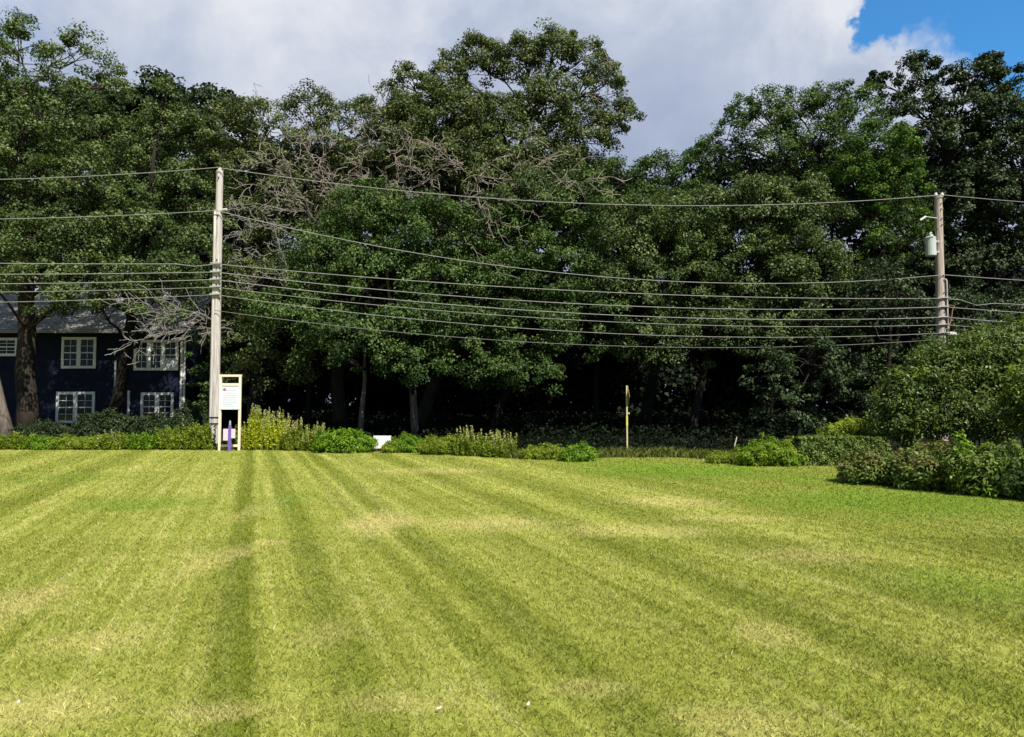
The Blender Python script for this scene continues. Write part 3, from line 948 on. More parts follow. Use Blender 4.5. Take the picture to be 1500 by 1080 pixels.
# ------------------------------------------------------------------ house
def house():
    d = 42.0
    root = thing('house', 'navy blue two storey house with white windows behind the oaks', 'house', (gx(60, d), d, 0))
    xl, xs, xr = gx(-160, d), gx(176, d), gx(276, d)
    ze = at(0, 487, d)[2]
    yb = d + 6.5
    w = MB()
    w.box((xl, d, 0), (xs - 0.003, yb, ze))
    w.box((xs, d - 0.45, 0), (xr, yb - .3, ze - 0.003))
    wall = w.build('wall', SIDING, root)
    # roof: two slopes with overhang
    r = MB()
    ov = 0.45
    zr = ze + 2.7
    ym = (d + yb) / 2
    y0, y1 = d - 0.45 - ov, yb + ov
    t = 0.14
    prof = [(y0, ze - 0.08), (ym, zr), (y1, ze - 0.08), (y1, ze - 0.08 + t), (ym, zr + t), (y0, ze - 0.08 + t)]
    xa, xb = xl - 0.3, xr + 0.3
    v = [(xa, y, z) for y, z in prof] + [(xb, y, z) for y, z in prof]
    fs = [(0, 1, 7, 6), (1, 2, 8, 7), (2, 3, 9, 8), (3, 4, 10, 9), (4, 5, 11, 10), (5, 0, 6, 11), (0, 5, 4, 1), (1, 4, 3, 2), (6, 7, 10, 11), (7, 8, 9, 10)]
    r.add(v, fs)
    r.build('roof', SHINGLE, root)
    g = MB()
    g.box((xa, y0 - 0.11, ze - 0.13), (xb, y0 - 0.003, ze + 0.04))
    g.build('gutter', plain('gutter_grey', (0.22, 0.22, 0.22), 0.5), root)
    # windows: photo rectangles on the front walls
    for (px0, px1, py0, py1, n, dd, lower) in ((90, 142, 494, 540, 2, d, 0), (196, 262, 498, 543, 3, d - .45, 0), (82, 140, 574, 620, 2, d, 0), (206, 255, 575, 617, 2, d - .45, 0), (-6, 27, 495, 522, 1, d, 0), (-110, -50, 495, 540, 2, d, 0), (-110, -50, 574, 620, 2, d, 0)):
        a, b = at(px0, py1, dd), at(px1, py0, dd)
        x0, x1, z0, z1 = a[0], b[0], a[2], b[2]
        fm = MB()
        ft = 0.15
        f0, f1 = dd - 0.07, dd - 0.003
        fm.box((x0, f0, z0), (x0 + ft, f1, z1))
        fm.box((x1 - ft, f0, z0), (x1, f1, z1))
        fm.box((x0 + ft, f0 + .003, z1 - ft), (x1 - ft, f1, z1 - .003))
        fm.box((x0 + ft, f0 + .003, z0 + .003), (x1 - ft, f1, z0 + ft))
        step = (x1 - x0 - ft) / n
        for k in range(1, n):
            xm = x0 + k * step + ft * 0.5
            fm.box((xm - .12, f0 + .002, z0 + ft), (xm + .12, f1, z1 - ft))
        win = fm.build('window', TRIM, root)
        pn, mt = MB(), MB()
        for k in range(n):
            xa_ = x0 + k * step + ft
            xb_ = x0 + (k + 1) * step
            if k > 0:
                xa_ = x0 + k * step + ft * .5 + .12
            if k < n - 1:
                xb_ = x0 + (k + 1) * step + ft * .5 - .12
            pn.box((xa_, dd - 0.03, z0 + ft), (xb_, dd - 0.006, z1 - ft))
            zm = (z0 + z1) / 2
            mt.box((xa_, dd - 0.055, zm - .03), (xb_, dd - 0.032, zm + .03))
            xm = (xa_ + xb_) / 2
            for (za, zb) in ((z0 + ft, zm - .03), (zm + .03, z1 - ft)):
                mt.box((xm - .012, dd - 0.045, za), (xm + .012, dd - 0.032, zb))
                mt.box((xa_, dd - 0.046, (za + zb) / 2 - .012), (xm - .012, dd - 0.033, (za + zb) / 2 + .012))
                mt.box((xm + .012, dd - 0.046, (za + zb) / 2 - .012), (xb_, dd - 0.033, (za + zb) / 2 + .012))
        pn.build('pane', GLASS, win)
        mt.build('muntins', TRIM, win)
        if n == 3:
            bl = MB()
            k = 2
            bl.box((x0 + 2 * step + ft * .5 + .12, dd - 0.036, z0 + ft), (x1 - ft, dd - 0.0305, z0 + ft + .55))
            bl.build('blind', plain('pale_blind', (0.5, 0.55, 0.62), 0.7), win)
    for (px, py0, py1, dd) in ((168, 528, 632, d), (264.5, 492, 630, d - .45), (188, 572, 632, d - .45)):
        a, b = at(px, py1, dd), at(px, py0, dd)
        m = MB()
        m.box((a[0] - .06, dd - .1, max(0.02, a[2])), (a[0] + .06, dd - .004, b[2]))
        bevel(m.build('downspout', TRIM, root), 0.015)
    m = MB()
    m.box((xr - .10, d - .45 - .03, 0.02), (xr + .02, d - .45 - .003, ze - .15))
    m.build('corner_board', TRIM, root)
    return root


house()


# ------------------------------------------------------------------ utility poles and wires
PL = np.array([-12.03, 30.0, 0])
PR = np.array([19.62, 33.6, 0])


def bolt_row(root, xy, r, zs):
    for z in zs:
        mb = MB()
        mb.tube([(xy[0] + .02, xy[1] - r - .04, z), (xy[0] + .02, xy[1] - r + .03, z)], 0.026, 8)
        mb.build('bolt', BLACK, root)


def pole_left():
    root = thing('utility_pole', 'weathered grey utility pole standing just behind the wooden frame sign', 'utility pole', PL, 'utility poles carrying the wires')
    zt = at(318, 250, 30)[2]
    m = MB()
    zs = np.linspace(-0.3, zt, 12)
    m.tube([(PL[0], PL[1], z) for z in zs], np.interp(zs, [-.3, zt], [0.172, 0.135]), 20)
    m.build('pole', POLEW, root, smooth=False)
    g = MB()
    zg = at(318, 309, 30)[2]
    zs = np.linspace(0.05, zg, 9)
    for i in range(8):
        rr = np.interp(zs[i], [-.3, zt], [0.172, 0.135])
    rr = np.interp(zs, [-.3, zt], [0.172, 0.135])
    g.tube(np.stack([PL[0] - rr * 0.80, PL[1] - rr * 0.62, zs], 1), 0.062, 10)
    g.build('cable_guard', POLEW, root, smooth=True)
    for py in (611.5, 620.5):
        s = MB()
        z = at(312, py, 30)[2]
        for (cx, cy, r) in ((PL[0], PL[1], 0.18),):
            ang = np.linspace(0, 2 * math.pi, 25)
            s.tube([(cx + math.cos(a) * r, cy + math.sin(a) * r, z) for a in ang], 0.022, 5, cap=False)
        s.tube([(PL[0] - .21, PL[1] - .175, z), (PL[0] - .08, PL[1] - .165, z)], 0.02, 5)
        s.build('strap', BLACK, root)
    bolt_row(root, PL, .18, [at(314, y, 30)[2] for y in (382, 394, 407, 418, 432, 262, 318)])
    ins = MB()
    zi = at(318, 247, 30)[2]
    ins.tube([(PL[0], PL[1], zt - .02), (PL[0], PL[1], zt + .05), (PL[0], PL[1], zi + .04)], [0.05, 0.075, 0.05], 10)
    ins.build('insulator', CERAM, root)
    ins = MB()
    z2 = at(330, 309, 30)[2]
    ins.tube([(PL[0] + .15, PL[1] - .12, z2), (PL[0] + .38, PL[1] - .16, z2 + .02)], [0.05, 0.055], 8)
    ins.build('insulator', CERAM, root)
    for py in (387, 399, 410, 421, 432):
        z = at(316, py, 30)[2]
        hd = MB()
        hd.box((PL[0] - .22, PL[1] - .255, z - .025), (PL[0] + .22, PL[1] - .15, z + .025))
        hd.build('clamp', STEEL, root)


def pole_right():
    root = thing('utility_pole', 'brown utility pole with a transformer rising behind the tall rounded shrub', 'utility pole', PR, 'utility poles carrying the wires')
    zt = at(1380, 288, 33.6)[2]
    m = MB()
    zs = np.linspace(-0.3, zt, 12)
    m.tube(np.stack([PR[0] - 0.10 + zs / zt * 0.10, np.full(12, PR[1]), zs], 1), np.interp(zs, [-.3, zt], [0.24, 0.165]), 20)
    m.build('pole', POLEW2, root)
    for dx in (-.13, 0.16):
        ins = MB()
        ins.tube([(PR[0] + dx, PR[1] - .03, zt - .03), (PR[0] + dx, PR[1] - .03, zt + .06), (PR[0] + dx, PR[1] - .03, zt + .16)], [0.05, 0.08, 0.05], 10)
        ins.build('insulator', CERAM, root)
    # transformer can
    z0, z1 = at(1363, 377, 33.6)[2], at(1363, 350, 33.6)[2]
    cx, cy = at(1363, 360, 33.4)[0], 33.4
    t = MB()
    t.tube([(cx, cy, z0), (cx, cy, z0 + .03), (cx, cy, z1 - .08), (cx, cy, z1), (cx, cy, z1 + .06)], [0.2, 0.235, 0.235, 0.245, 0.16], 20)
    tr = t.build('transformer', TRANSF, root, smooth=False)
    b = MB()
    b.tube([(cx + .03, cy, z1 + .05), (cx + .03, cy, z1 + .16), (cx + .03, cy, z1 + .26)], [0.075, 0.095, 0.05], 10)
    b.build('bushing', CERAM, tr)
    for z in (z0 + .2, z1 - .17):
        b = MB()
        b.box((cx + .2, cy - .05, z - .05), (PR[0] - .13, cy + .1, z + .05))
        b.build('bracket', STEEL, root)
    # cutout fuse on the left
    c = MB()
    p = at(1353, 320, 33.3)
    c.tube([p + [-.16, 0, -.09], p + [.1, 0, .08]], [0.05, 0.05], 8)
    c.tube([p + [.1, 0, .08], (PR[0] - .1, PR[1] - .1, p[2] + .05)], [0.02, 0.02], 6)
    c.build('fuse_cutout', CERAM, root)
    # conduit down the right side
    zc = at(1386, 411, 33.6)[2]
    c = MB()
    x = PR[0] + .15
    c.tube([(x - .1, PR[1] - .2, zc + .02), (x - .02, PR[1] - .2, zc), (x, PR[1] - .2, zc - .1), (x, PR[1] - .22, 3.5), (x - .03, PR[1] - .24, 0.02)], 0.045, 8)
    c.build('conduit', POLEW, root, smooth=True)
    k = MB()
    p = at(1390, 489, 33.3)
    k.box((PR[0] + .18, PR[1] - .3, p[2] - .09), (PR[0] + .5, PR[1] - .12, p[2] + .09))
    bevel(k.build('terminal_box', CERAM, root), 0.02)
    for py in (437, 450, 465, 476, 488):
        z = at(1376, py, 33.6)[2]
        hd = MB()
        hd.box((PR[0] - .30, PR[1] - .28, z - .025), (PR[0] + .20, PR[1] - .18, z + .025))
        hd.build('clamp', STEEL, root)
    bolt_row(root, PR, .19, [at(1380, y, 33.6)[2] for y in (300, 308, 322, 331, 405, 430, 458)])
    s = MB()
    a, b = at(1398, 448, 33.2), at(1389, 486, 33.2)
    s.tube(wob(a, b, 6, .01, np.random.default_rng(2)), 0.022, 6)
    s.tube([at(1398, 448, 33.2), (PR[0] + .2, PR[1] - .2, a[2] + .05)], 0.02, 6)
    s.build('drop_lead', plain('rusty_lead', (0.30, 0.16, 0.11), 0.7, 0.2), root)


pole_left()
pole_right()

STEP = PR - PL


def t_of(px, base):
    """fraction along the pole line from base at which column px is met (small pitch ignored)"""
    k = (px - 750) / F
    return (k * base[1] - base[0]) / (STEP[0] - k * STEP[1])


def wire(label, yl, yr, mid, left, right, r, mat, dip=None, dx=0.0):
    off = np.array([dx, -0.24, 0])
    zl, zr = at(318, yl, 29.8)[2], at(1379, yr, 33.4)[2]

    def sag(base, za, zb, sample):
        t = t_of(sample[0], base)
        d = base[1] + STEP[1] * t - 0.24
        z = at(sample[0], sample[1], d)[2]
        return ((za + (zb - za) * t) - z) / (4 * t * (1 - t))

    pts = []
    PLL = PL - STEP
    spans = []
    if left is not None:
        spans.append((PLL, zl, zl, sag(PLL, zl, zl, left)))
    spans.append((PL, zl, zr, sag(PL, zl, zr, mid)))
    if right is not None:
        spans.append((PR, zr, zr, sag(PR, zr, zr, right)))
    for (b, za, zb, s) in spans:
        for t in np.linspace(0, 1, 41)[:-1]:
            p = b + STEP * t + off
            p[2] = za + (zb - za) * t - 4 * s * t * (1 - t)
            pts.append(p)
    b, za, zb, s = spans[-1]
    e = b + STEP + off
    e[2] = zb
    pts.append(e)
    pts = np.array(pts)
    if dip is not None:
        for (px, dy) in dip:
            q = np.abs((pts[:, 0] / pts[:, 1]) * F + 750 - px)
            pts[:, 2] -= dy * np.exp(-(q / 14) ** 2)
    m = MB()
    m.tube(pts, r, 6)
    o = m.build('overhead_wire', mat, None, smooth=True, loc=pts[0])
    tag(o, label, 'wire', 'overhead wires between the poles')


wire('topmost overhead wire, tied to the very tops of both poles', 246, 286, (850, 298), (0, 263), (1500, 296), 0.017, CABLE)
wire('overhead wire that slopes from high on the weathered pole to below the transformer', 309, 403, (1000, 413), (0, 321), (1500, 411), 0.016, CABLE)
wire('overhead cable with a small kink, first of the low bundle below the transformer', 387, 437.5, (860, 427), (0, 386), (1500, 447), 0.0165, CABLE, dip=((288, .12), (1440, .22)))
wire('overhead cable second from top in the low bundle', 399, 450, (860, 446), (0, 402), (1500, 458.5), 0.0165, CABLE)
wire('overhead cable third from top in the low bundle, the brightest strand', 410, 465, (860, 460), (0, 416), (1500, 474), 0.017, CABLE)
wire('thin overhead cable fourth from top in the low bundle', 421, 476, (860, 470), (0, 428), (1500, 485), 0.013, CABLE)
wire('thin overhead cable fifth from top, second lowest of all wires', 432, 488, (860, 487), (0, 443), (1500, 498), 0.013, CABLE)
wire('faint dark overhead cable, the lowest of all wires', 455, 497, (900, 507), None, None, 0.012, CABLE_D)


# ------------------------------------------------------------------ wooden frame sign and purple stake
def frame_sign():
    d = 26.2
    x0, x1 = gx(321.5, d), gx(353.5, d)
    zt = at(337, 549, d)[2]
    root = thing('notice_sign', 'white notice panel in a tall pale wooden frame beside the pole', 'sign', ((x0 + x1) / 2, d, 0))
    pw = 0.08
    for x in (x0, x1 - pw):
        m = MB()
        m.box((x, d - pw / 2, -0.1), (x + pw, d + pw / 2, zt - .08))
        bevel(m.build('post', LUMBER, root), 0.006)
    m = MB()
    m.box((x0 - .01, d - pw / 2 - .004, zt - .078), (x1 + .01, d + pw / 2 + .004, zt))
    bevel(m.build('top_rail', LUMBER, root), 0.006)
    z = at(337, 563.5, d)[2]
    m = MB()
    m.box((x0 + pw + .002, d - .035, z - .045), (x1 - pw - .002, d + .035, z + .045))
    m.build('rail', LUMBER, root)
    z = at(337, 653, d)[2]
    m = MB()
    m.box((x0 + pw + .002, d - .035, z - .04), (x1 - pw - .002, d + .035, z + .04))
    m.build('rail', LUMBER, root)
    za, zb = at(337, 600, d)[2], at(337, 566.5, d)[2]
    yf = d - pw / 2 - .02
    m = MB()
    m.box((x0 + .035, yf, za), (x1 - .02, d - pw / 2 - .003, zb))
    pn = bevel(m.build('panel', PANELW, root), 0.004)
    yp = yf - .003
    ww = x1 - x0
    m = MB()
    rng = np.random.default_rng(9)
    # faint unreadable lines of print
    for k, zz in enumerate(np.linspace(zb - .13, za + .12, 10)):
        a = x0 + .14 + (.12 if k < 2 else 0)
        m.box((a, yp - .001, zz - .012), (a + ww * rng.uniform(.45, .66) - (.12 if k < 2 else 0), yp, zz + .012))
    m.build('print_lines', INK, pn)
    m = MB()
    cx, cz = x0 + .205, zb - .105
    for k in range(5):
        a = math.pi / 2 + k * 2 * math.pi / 5
        px_, pz = cx + math.cos(a) * .035, cz + math.sin(a) * .035
        v = [(px_ + math.cos(a + b) * .032, yp - .001, pz + math.sin(a + b) * .024) for b in np.linspace(0, 2 * math.pi, 9)[:-1]]
        m.add(v, [tuple(range(8))])
    m.build('emblem', LOGO, pn)
    m = MB()
    m.box((cx - .03, yp - .004, cz - .025), (cx + .05, yp - .002, cz + .02))
    m.build('emblem_centre', LOGO2, pn)


frame_sign()


def purple_stake():
    d = 25.9
    x = gx(338, d)
    root = thing('marker_post', 'purple marker post with pale lilac side panels standing inside the wooden frame', 'marker post', (x, d, 0))
    zt = at(338, 622, d)[2]
    m = MB()
    w = .05
    zs = zt - .02
    m.box((x - w, d - .035, -.1), (x + w, d + .035, zs - .1))
    m.add([(x - w, d - .035, zs - .1), (x + w, d - .035, zs - .1), (x + w, d + .035, zs - .1), (x - w, d + .035, zs - .1), (x - w * .6, d - .03, zs), (x + w * .6, d - .03, zs), (x + w * .6, d + .03, zs), (x - w * .6, d + .03, zs)],
          [(0, 1, 5, 4), (1, 2, 6, 5), (2, 3, 7, 6), (3, 0, 4, 7), (4, 5, 6, 7)])
    m.build('post', PURPLE, root)
    m = MB()
    m.tube([(x, d, zs + .001), (x, d, zs + .09), (x, d, zs + .16)], [.036, .034, .022], 10)
    m.build('cap', TEALC, root)
    za, zb = at(338, 643, d)[2], at(338, 628.5, d)[2]
    for (a, b, q) in ((gx(328.5, d), x - w - .003, -.06), (x + w + .003, gx(346, d), 0.02)):
        m = MB()
        m.box((a, d - .03, za + q), (b, d + .02, zb))
        bevel(m.build('side_panel', LILAC, root), 0.006)


purple_stake()


def white_board():
    d = 25.7
    a, b = at(547, 658, d), at(573, 638.5, d)
    root = thing('board', 'small white board standing low among the weeds', 'board', ((a[0] + b[0]) / 2, d, 0))
    m = MB()
    m.box((a[0], d - .02, a[2] + .02), (b[0], d + .02, b[2]))
    bevel(m.build('panel', PANELW, root), 0.006)
    for x in (a[0] + .12, b[0] - .12):
        m = MB()
        m.tube([(x, d + .03, -.1), (x, d + .03, b[2] - .08)], 0.008, 6)
        m.build('leg', STEEL, root)


white_board()


def road_sign():
    d = 25.0
    x = gx(918, d)
    root = thing('road_sign', 'yellow diamond road sign seen edge on atop a pale post', 'sign', (x, d, 0))
    zt = at(918, 565, d)[2]
    m = MB()
    m.box((x - .026, d - .026, -.1), (x + .026, d + .026, zt))
    bevel(m.build('post', POSTY, root), 0.008)
    # diamond plate turned almost edge on
    za, zb = at(918, 598, d)[2], at(918, 566, d)[2]
    s = (zb - za) / 2
    cz = (za + zb) / 2
    yaw = math.radians(90)
    ux, uy = math.cos(yaw), math.sin(yaw)
    nx, ny = -uy, ux
    m = MB()
    v = []
    for k in (-1, 1):
        for (u, w) in ((-s, 0), (0, -s), (s, 0), (0, s)):
            v.append((x + .05 + ux * u + nx * .006 * k, d + .055 + ny * .006 * k + uy * u + s * 0.0, cz + w))
    m.add(v, [(0, 1, 2, 3), (7, 6, 5, 4), (0, 4, 5, 1), (1, 5, 6, 2), (2, 6, 7, 3), (3, 7, 4, 0)])
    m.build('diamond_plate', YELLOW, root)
    z = at(918, 606, d)[2]
    m = MB()
    m.tube([(x + .035, d, z), (x + .06, d, z), (x + .09, d, z)], [.03, .05, .03], 10)
    m.build('reflector', plain('pale_reflector', (.55, .42, .3), .4), root)
    za, zb = at(918, 624, d)[2], at(918, 610, d)[2]
    m = MB()
    m.box((x - .03, d - .034, za), (x + .03, d - .028, zb))
    m.build('reflective_strip', plain('strip_yellow', (.66, .60, .12), .4), root)


road_sign()


def pale_stake():
    d = gd(661)
    x = gx(1077, d)
    m = MB()
    a, b = at(1075, 662, d), at(1079, 640, d)
    m.tube([(a[0], d, -.05), (a[0] + .03, d, .2), (b[0], d, b[2] - .04), (b[0] + .003, d, b[2])], [.022, .022, .02, .004], 6)
    o = m.build('stake', STAKEW, None, loc=(a[0], d, 0))
    tag(o, 'thin pale wooden stake leaning in the shade left of the yellow green bush', 'stake')


pale_stake()

for (px, py, rot, lab) in ((645, 1047, .3, 'pale fallen petal on the grass, left of the other near one'), (773, 1041, 1.2, 'pale fallen petal on the grass near the middle of the lawn front'), (42, 1038, 2.0, 'small pale fallen leaf in the dry grass at the lower corner')):
    d = gd(py)
    x = gx(px, d)
    u = np.array([math.cos(rot), math.sin(rot), .05])
    v = np.array([-math.sin(rot), math.cos(rot), .15])
    c = np.array([x, d, .035])
    L_, W_ = .015, .007
    top = [c - u * L_, c - u * L_ * .3 + v * W_, c + u * L_ * .6 + v * W_ * .8, c + u * L_ + [0, 0, .008], c + u * L_ * .5 - v * W_, c - u * L_ * .4 - v * W_ * .9]
    bot = [p - np.array([0, 0, .003]) for p in top]
    m = MB()
    m.add(top + bot, [(0, 1, 2, 3, 4, 5), (11, 10, 9, 8, 7, 6)] + [(i, i + 6, (i + 1) % 6 + 6, (i + 1) % 6) for i in range(6)])
    tag(m.build('fallen_petal', PETAL, None, loc=c), lab, 'petal', 'pale petals fallen on the lawn')


# ------------------------------------------------------------------ bushes and weeds
GW = 'weed clumps along the far lawn edge'


def px_c(px, py):
    d = gd(py)
    return gx(px, d), d


def dome(w, h, dep=None, n=5, rng=None):
    dep = dep or w * .6
    L_ = [(0, 0, h * .42, w * .5, dep * .5, h * .58)]
    if n > 1:
        L_ += [(-w * .28, -dep * .1, h * .3, w * .26, dep * .4, h * .42), (w * .28, 0, h * .32, w * .25, dep * .4, h * .44), (0.06 * w, -dep * .25, h * .28, w * .3, dep * .3, h * .38)]
    return L_


# left strip: leafy weeds
left = [(12, 660, 46, 30, WEED, 'yellow green weeds in the left corner below the pale trunk'), (52, 660, 40, 22, LUSH, 'low bright green weed clump below the thickest trunk'), (92, 660, 44, 26, WEED, 'yellowish weeds under the lower house window'),
        (128, 660, 34, 24, WEED, 'small yellowish weed clump below the gap between house windows'), (168, 660, 46, 30, WEED, 'leafy weeds below the slender dark trunk'), (208, 660, 44, 30, LUSH, 'green weeds below the lower window of the house wing'),
        (246, 660, 44, 42, WEED, 'tall pale green weeds below the house corner'), (284, 660, 40, 48, WEED, 'tallest leafy weeds touching the weathered pole on its left')]
for i, (px, py, w, h, mt, lab) in enumerate(left):
    x, d = px_c(px, py)
    k = d / F
    if i in (0, 4, 5, 6, 7):
        tall_weed('weed_clump', lab, 'weeds', (x, d + .5), w * k * .62, .5, h * k * .95, 58, mt, 200 + i, GW, PLUME if i in (4, 6) else None, L=.15, W=.026, plume_frac=.12)
    else:
        bush('weed_clump', lab, 'weeds', (x, d + .5), dome(w * k * 1.15, h * k * .85, 0.9), mt, 200 + i, GW, L=0.11, W=0.03, dens=900, cr=(.07, .19), stem_mat=WEED)
# back row, taller and darker, before the house
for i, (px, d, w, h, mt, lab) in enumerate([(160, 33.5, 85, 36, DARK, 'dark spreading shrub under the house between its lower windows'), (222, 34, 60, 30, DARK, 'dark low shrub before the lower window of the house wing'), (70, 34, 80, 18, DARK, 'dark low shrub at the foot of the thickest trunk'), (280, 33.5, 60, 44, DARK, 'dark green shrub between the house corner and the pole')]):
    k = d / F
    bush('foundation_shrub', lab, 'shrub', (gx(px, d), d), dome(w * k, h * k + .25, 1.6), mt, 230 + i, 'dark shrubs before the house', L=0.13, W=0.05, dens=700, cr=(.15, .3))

# tall golden weeds right of the sign
for i, (px, py, w, h, n, mt, lab) in enumerate([(334, 659, 26, 42, 26, WEED, 'green stems growing behind the purple post'), (372, 660, 36, 62, 60, GOLD, 'tall golden weed clump hugging the wooden frame sign'), (400, 660, 34, 54, 52, GOLD, 'tall golden weeds with pale plumes, second from the sign'), (430, 661, 34, 46, 46, WEED, 'tall green weeds with pale plumes, third from the sign'),
                                             (458, 662, 32, 36, 38, WEED, 'shorter plumed weeds left of the bright green shrub')]):
    x, d = px_c(px, py)
    k = d / F
    tall_weed('tall_weed', lab, 'weeds', (x, d + .4), w * k * .55, .4, h * k, n, mt, 250 + i, 'tall plumed weeds right of the sign', PLUME if i else None, plume_frac=.45)
x, d = px_c(503, 664)
bush('leafy_shrub', 'bright green mounded shrub left of the white board', 'shrub', (x, d + .3), dome(80 * d / F, 34 * d / F, 1.1), LUSH, 260, None, L=0.12, W=0.045, dens=1000, cr=(.1, .2), stem_mat=WEED)
mid = [(575, 664, 26, 18, WEED, 'low weeds growing in front of the white board'), (598, 664, 44, 26, LUSH, 'low green weeds right of the white board'), (645, 667, 56, 28, WEED, 'pale green weeds at the foot of the leaning trunk'),
       (800, 674, 62, 22, WEED, 'low rounded weed mound, second from the end of the row'), (848, 677, 46, 24, LUSH, 'last rounded weed mound of the row, nearest the yellow sign')]
for i, (px, py, w, h, mt, lab) in enumerate(mid):
    x, d = px_c(px, py)
    k = d / F
    bush('weed_clump', lab, 'weeds', (x, d + .35), dome(w * k * 1.15, h * k, .9), mt, 270 + i, GW, L=0.085, W=0.03, dens=1200, cr=(.07, .15), stem_mat=WEED)
for i, (px, py, w, h, lab) in enumerate([(690, 669, 44, 36, 'spiky upright weeds before the broad maple'), (730, 671, 44, 32, 'spiky weeds with pale tips, beside the low rounded mound')]):
    x, d = px_c(px, py)
    k = d / F
    tall_weed('tall_weed', lab, 'weeds', (x, d + .4), w * k * .6, .45, h * k, 70, WEED, 280 + i, 'spiky weeds in the middle of the edge', PLUME, L=.11, plume_frac=.2)

# rough grass strip at the shaded edge
def rough_grass():
    rng = np.random.default_rng(41)
    n = 34000
    x = rng.uniform(-30, 10, n)
    e = np.interp(x, ex, ey)
    y = e + rng.normal(size=n) * .25 + .25 + rng.random(n) ** 2 * 1.2
    P = np.stack([x, y, np.zeros(n)], 1)
    a = rng.uniform(0, 2 * math.pi, n)
    sd = np.stack([np.cos(a), np.sin(a), np.zeros(n)], 1)
    h = rng.uniform(.05, .24, (n, 1)) * (1 + 0.3 * ((x > 1.5) & (y > e + .35)))[:, None]
    lean = rng.normal(size=(n, 3)) * np.array([.4, .4, 0])
    tip = P + (np.array([0, 0, 1.0]) + lean) * h
    mid_ = P + (np.array([0, 0, 1.0]) + lean * .5) * h * .55
    w = .012
    V = np.stack([P - sd * w, P + sd * w, tip, mid_ - sd * w * .7], 1).reshape(-1, 3)
    o = link_mesh('rough_grass', V, quads(len(V)), leaf_mat('rough_grass_blade', (.035, .06, .008), (.09, .12, .016), (.22, .23, .05), .3), tone=np.repeat(rng.random(n), 4))
    o['kind'] = 'stuff'
    o['label'] = 'rough unmown grass along the far lawn edge'


rough_grass()

x, d = px_c(1062, 680)
bush('weed_clump', 'small pale weed clump left of the yellow green bush', 'weeds', (x, d + .3), dome(50 * d / F, 17 * d / F, .7), WEED, 300, GW, L=.08, W=.022, dens=1000, cr=(.06, .12), stem_mat=WEED)
x, d = px_c(1136, 684)
bush('leafy_shrub', 'yellow green rounded bush at the end of the clipped hedge', 'shrub', (x, d + .5), dome(88 * d / F, 40 * d / F, 1.2), LUSH, 301, None, L=.10, W=.03, dens=1500, cr=(.08, .16), stem_mat=WEED, accent=WEED, accent_frac=.4)


def hedge():
    rng = np.random.default_rng(302)
    d0 = gd(683)
    x0, x1 = gx(1170, d0), gx(1302, d0)
    h = at(1230, 641, d0)[2]
    root = thing('hedge', 'clipped flat topped hedge behind the low browning bush', 'hedge', ((x0 + x1) / 2, d0 + .4, 0))
    c = np.array([(x0 + x1) / 2, d0 + .4, 0])
    stems_mb(c, 26, (x1 - x0) * .5, .35, h * .9, rng, .012).build('stems', BARK, root)
    n = 9000
    P = np.stack([rng.uniform(x0, x1, n), d0 + rng.random(n) * .9, rng.uniform(.02, h, n)], 1)
    N = rng.normal(size=(n, 3)) * .5
    # push most leaves onto the clipped faces
    f = rng.random(n)
    top = f < .3
    fr = (f > .3) & (f < .72)
    P[top, 2] = h - np.abs(rng.normal(size=top.sum())) * .02
    N[top] += [0, 0, .8]
    P[fr, 1] = d0 + np.abs(rng.normal(size=fr.sum())) * .03
    N[fr] += [0, -.8, .3]
    P[fr, 1] += .05 * np.sin(P[fr, 0] * 9) * np.sin(P[fr, 2] * 11)
    P[top, 2] += .02 * np.sin(P[top, 0] * 7)
    V = leaf_quads(P, unit(N), .085, .05, rng, 0)
    link_mesh('foliage', V, quads(len(V)), HEDGE, root, tone=np.repeat(rng.random(n), 4), loc=c)


hedge()
d = 22.2
bush('leafy_shrub', 'loose yellow green shrub peeping over the top of the hedge', 'shrub', (gx(1235, d), d), [(0, 0, .65, .75, .5, .5), (.3, 0, .9, .4, .4, .35), (-.35, 0, .55, .4, .4, .45)], WEED, 303, None, L=.12, W=.04, dens=700, cr=(.1, .2))

# tall rounded shrub on the right
d = 20.0
k = d / F
rows = [(1330, 585, 45, 48), (1375, 545, 48, 50), (1420, 530, 50, 50), (1470, 520, 60, 52), (1325, 615, 50, 36), (1400, 600, 70, 42), (1530, 520, 70, 62), (1470, 600, 60, 45), (1590, 570, 80, 90)]
lob = []
for (cx, cy, rx, ry) in rows:
    p = at(cx, cy, d)
    lob.append((p[0] - gx(1420, d), 0.1, p[2], rx * k, rx * k * .9, ry * k))
bush('tall_shrub', 'tall rounded grey green shrub in front of the transformer pole', 'shrub', (gx(1420, d), d), lob, SHRUB, 304, None, L=.105, W=.045, dens=560, cr=(.14, .36), stem_n=10, accent=LUSH, accent_frac=.03, accent_name='bright_shoots')
d = 17.5
bush('leafy_shrub', 'yellow green shrub at the right frame edge beside the tall rounded shrub', 'shrub', (gx(1530, d), d), [(0, 0, 2.0, .95, .8, .75), (-.2, 0, 1.5, .7, .7, .6), (.6, 0, 1.7, .9, .8, .8)], HEDGE, 305, None, L=.10, W=.05, dens=700, cr=(.14, .28), accent=WEED, accent_frac=.25)

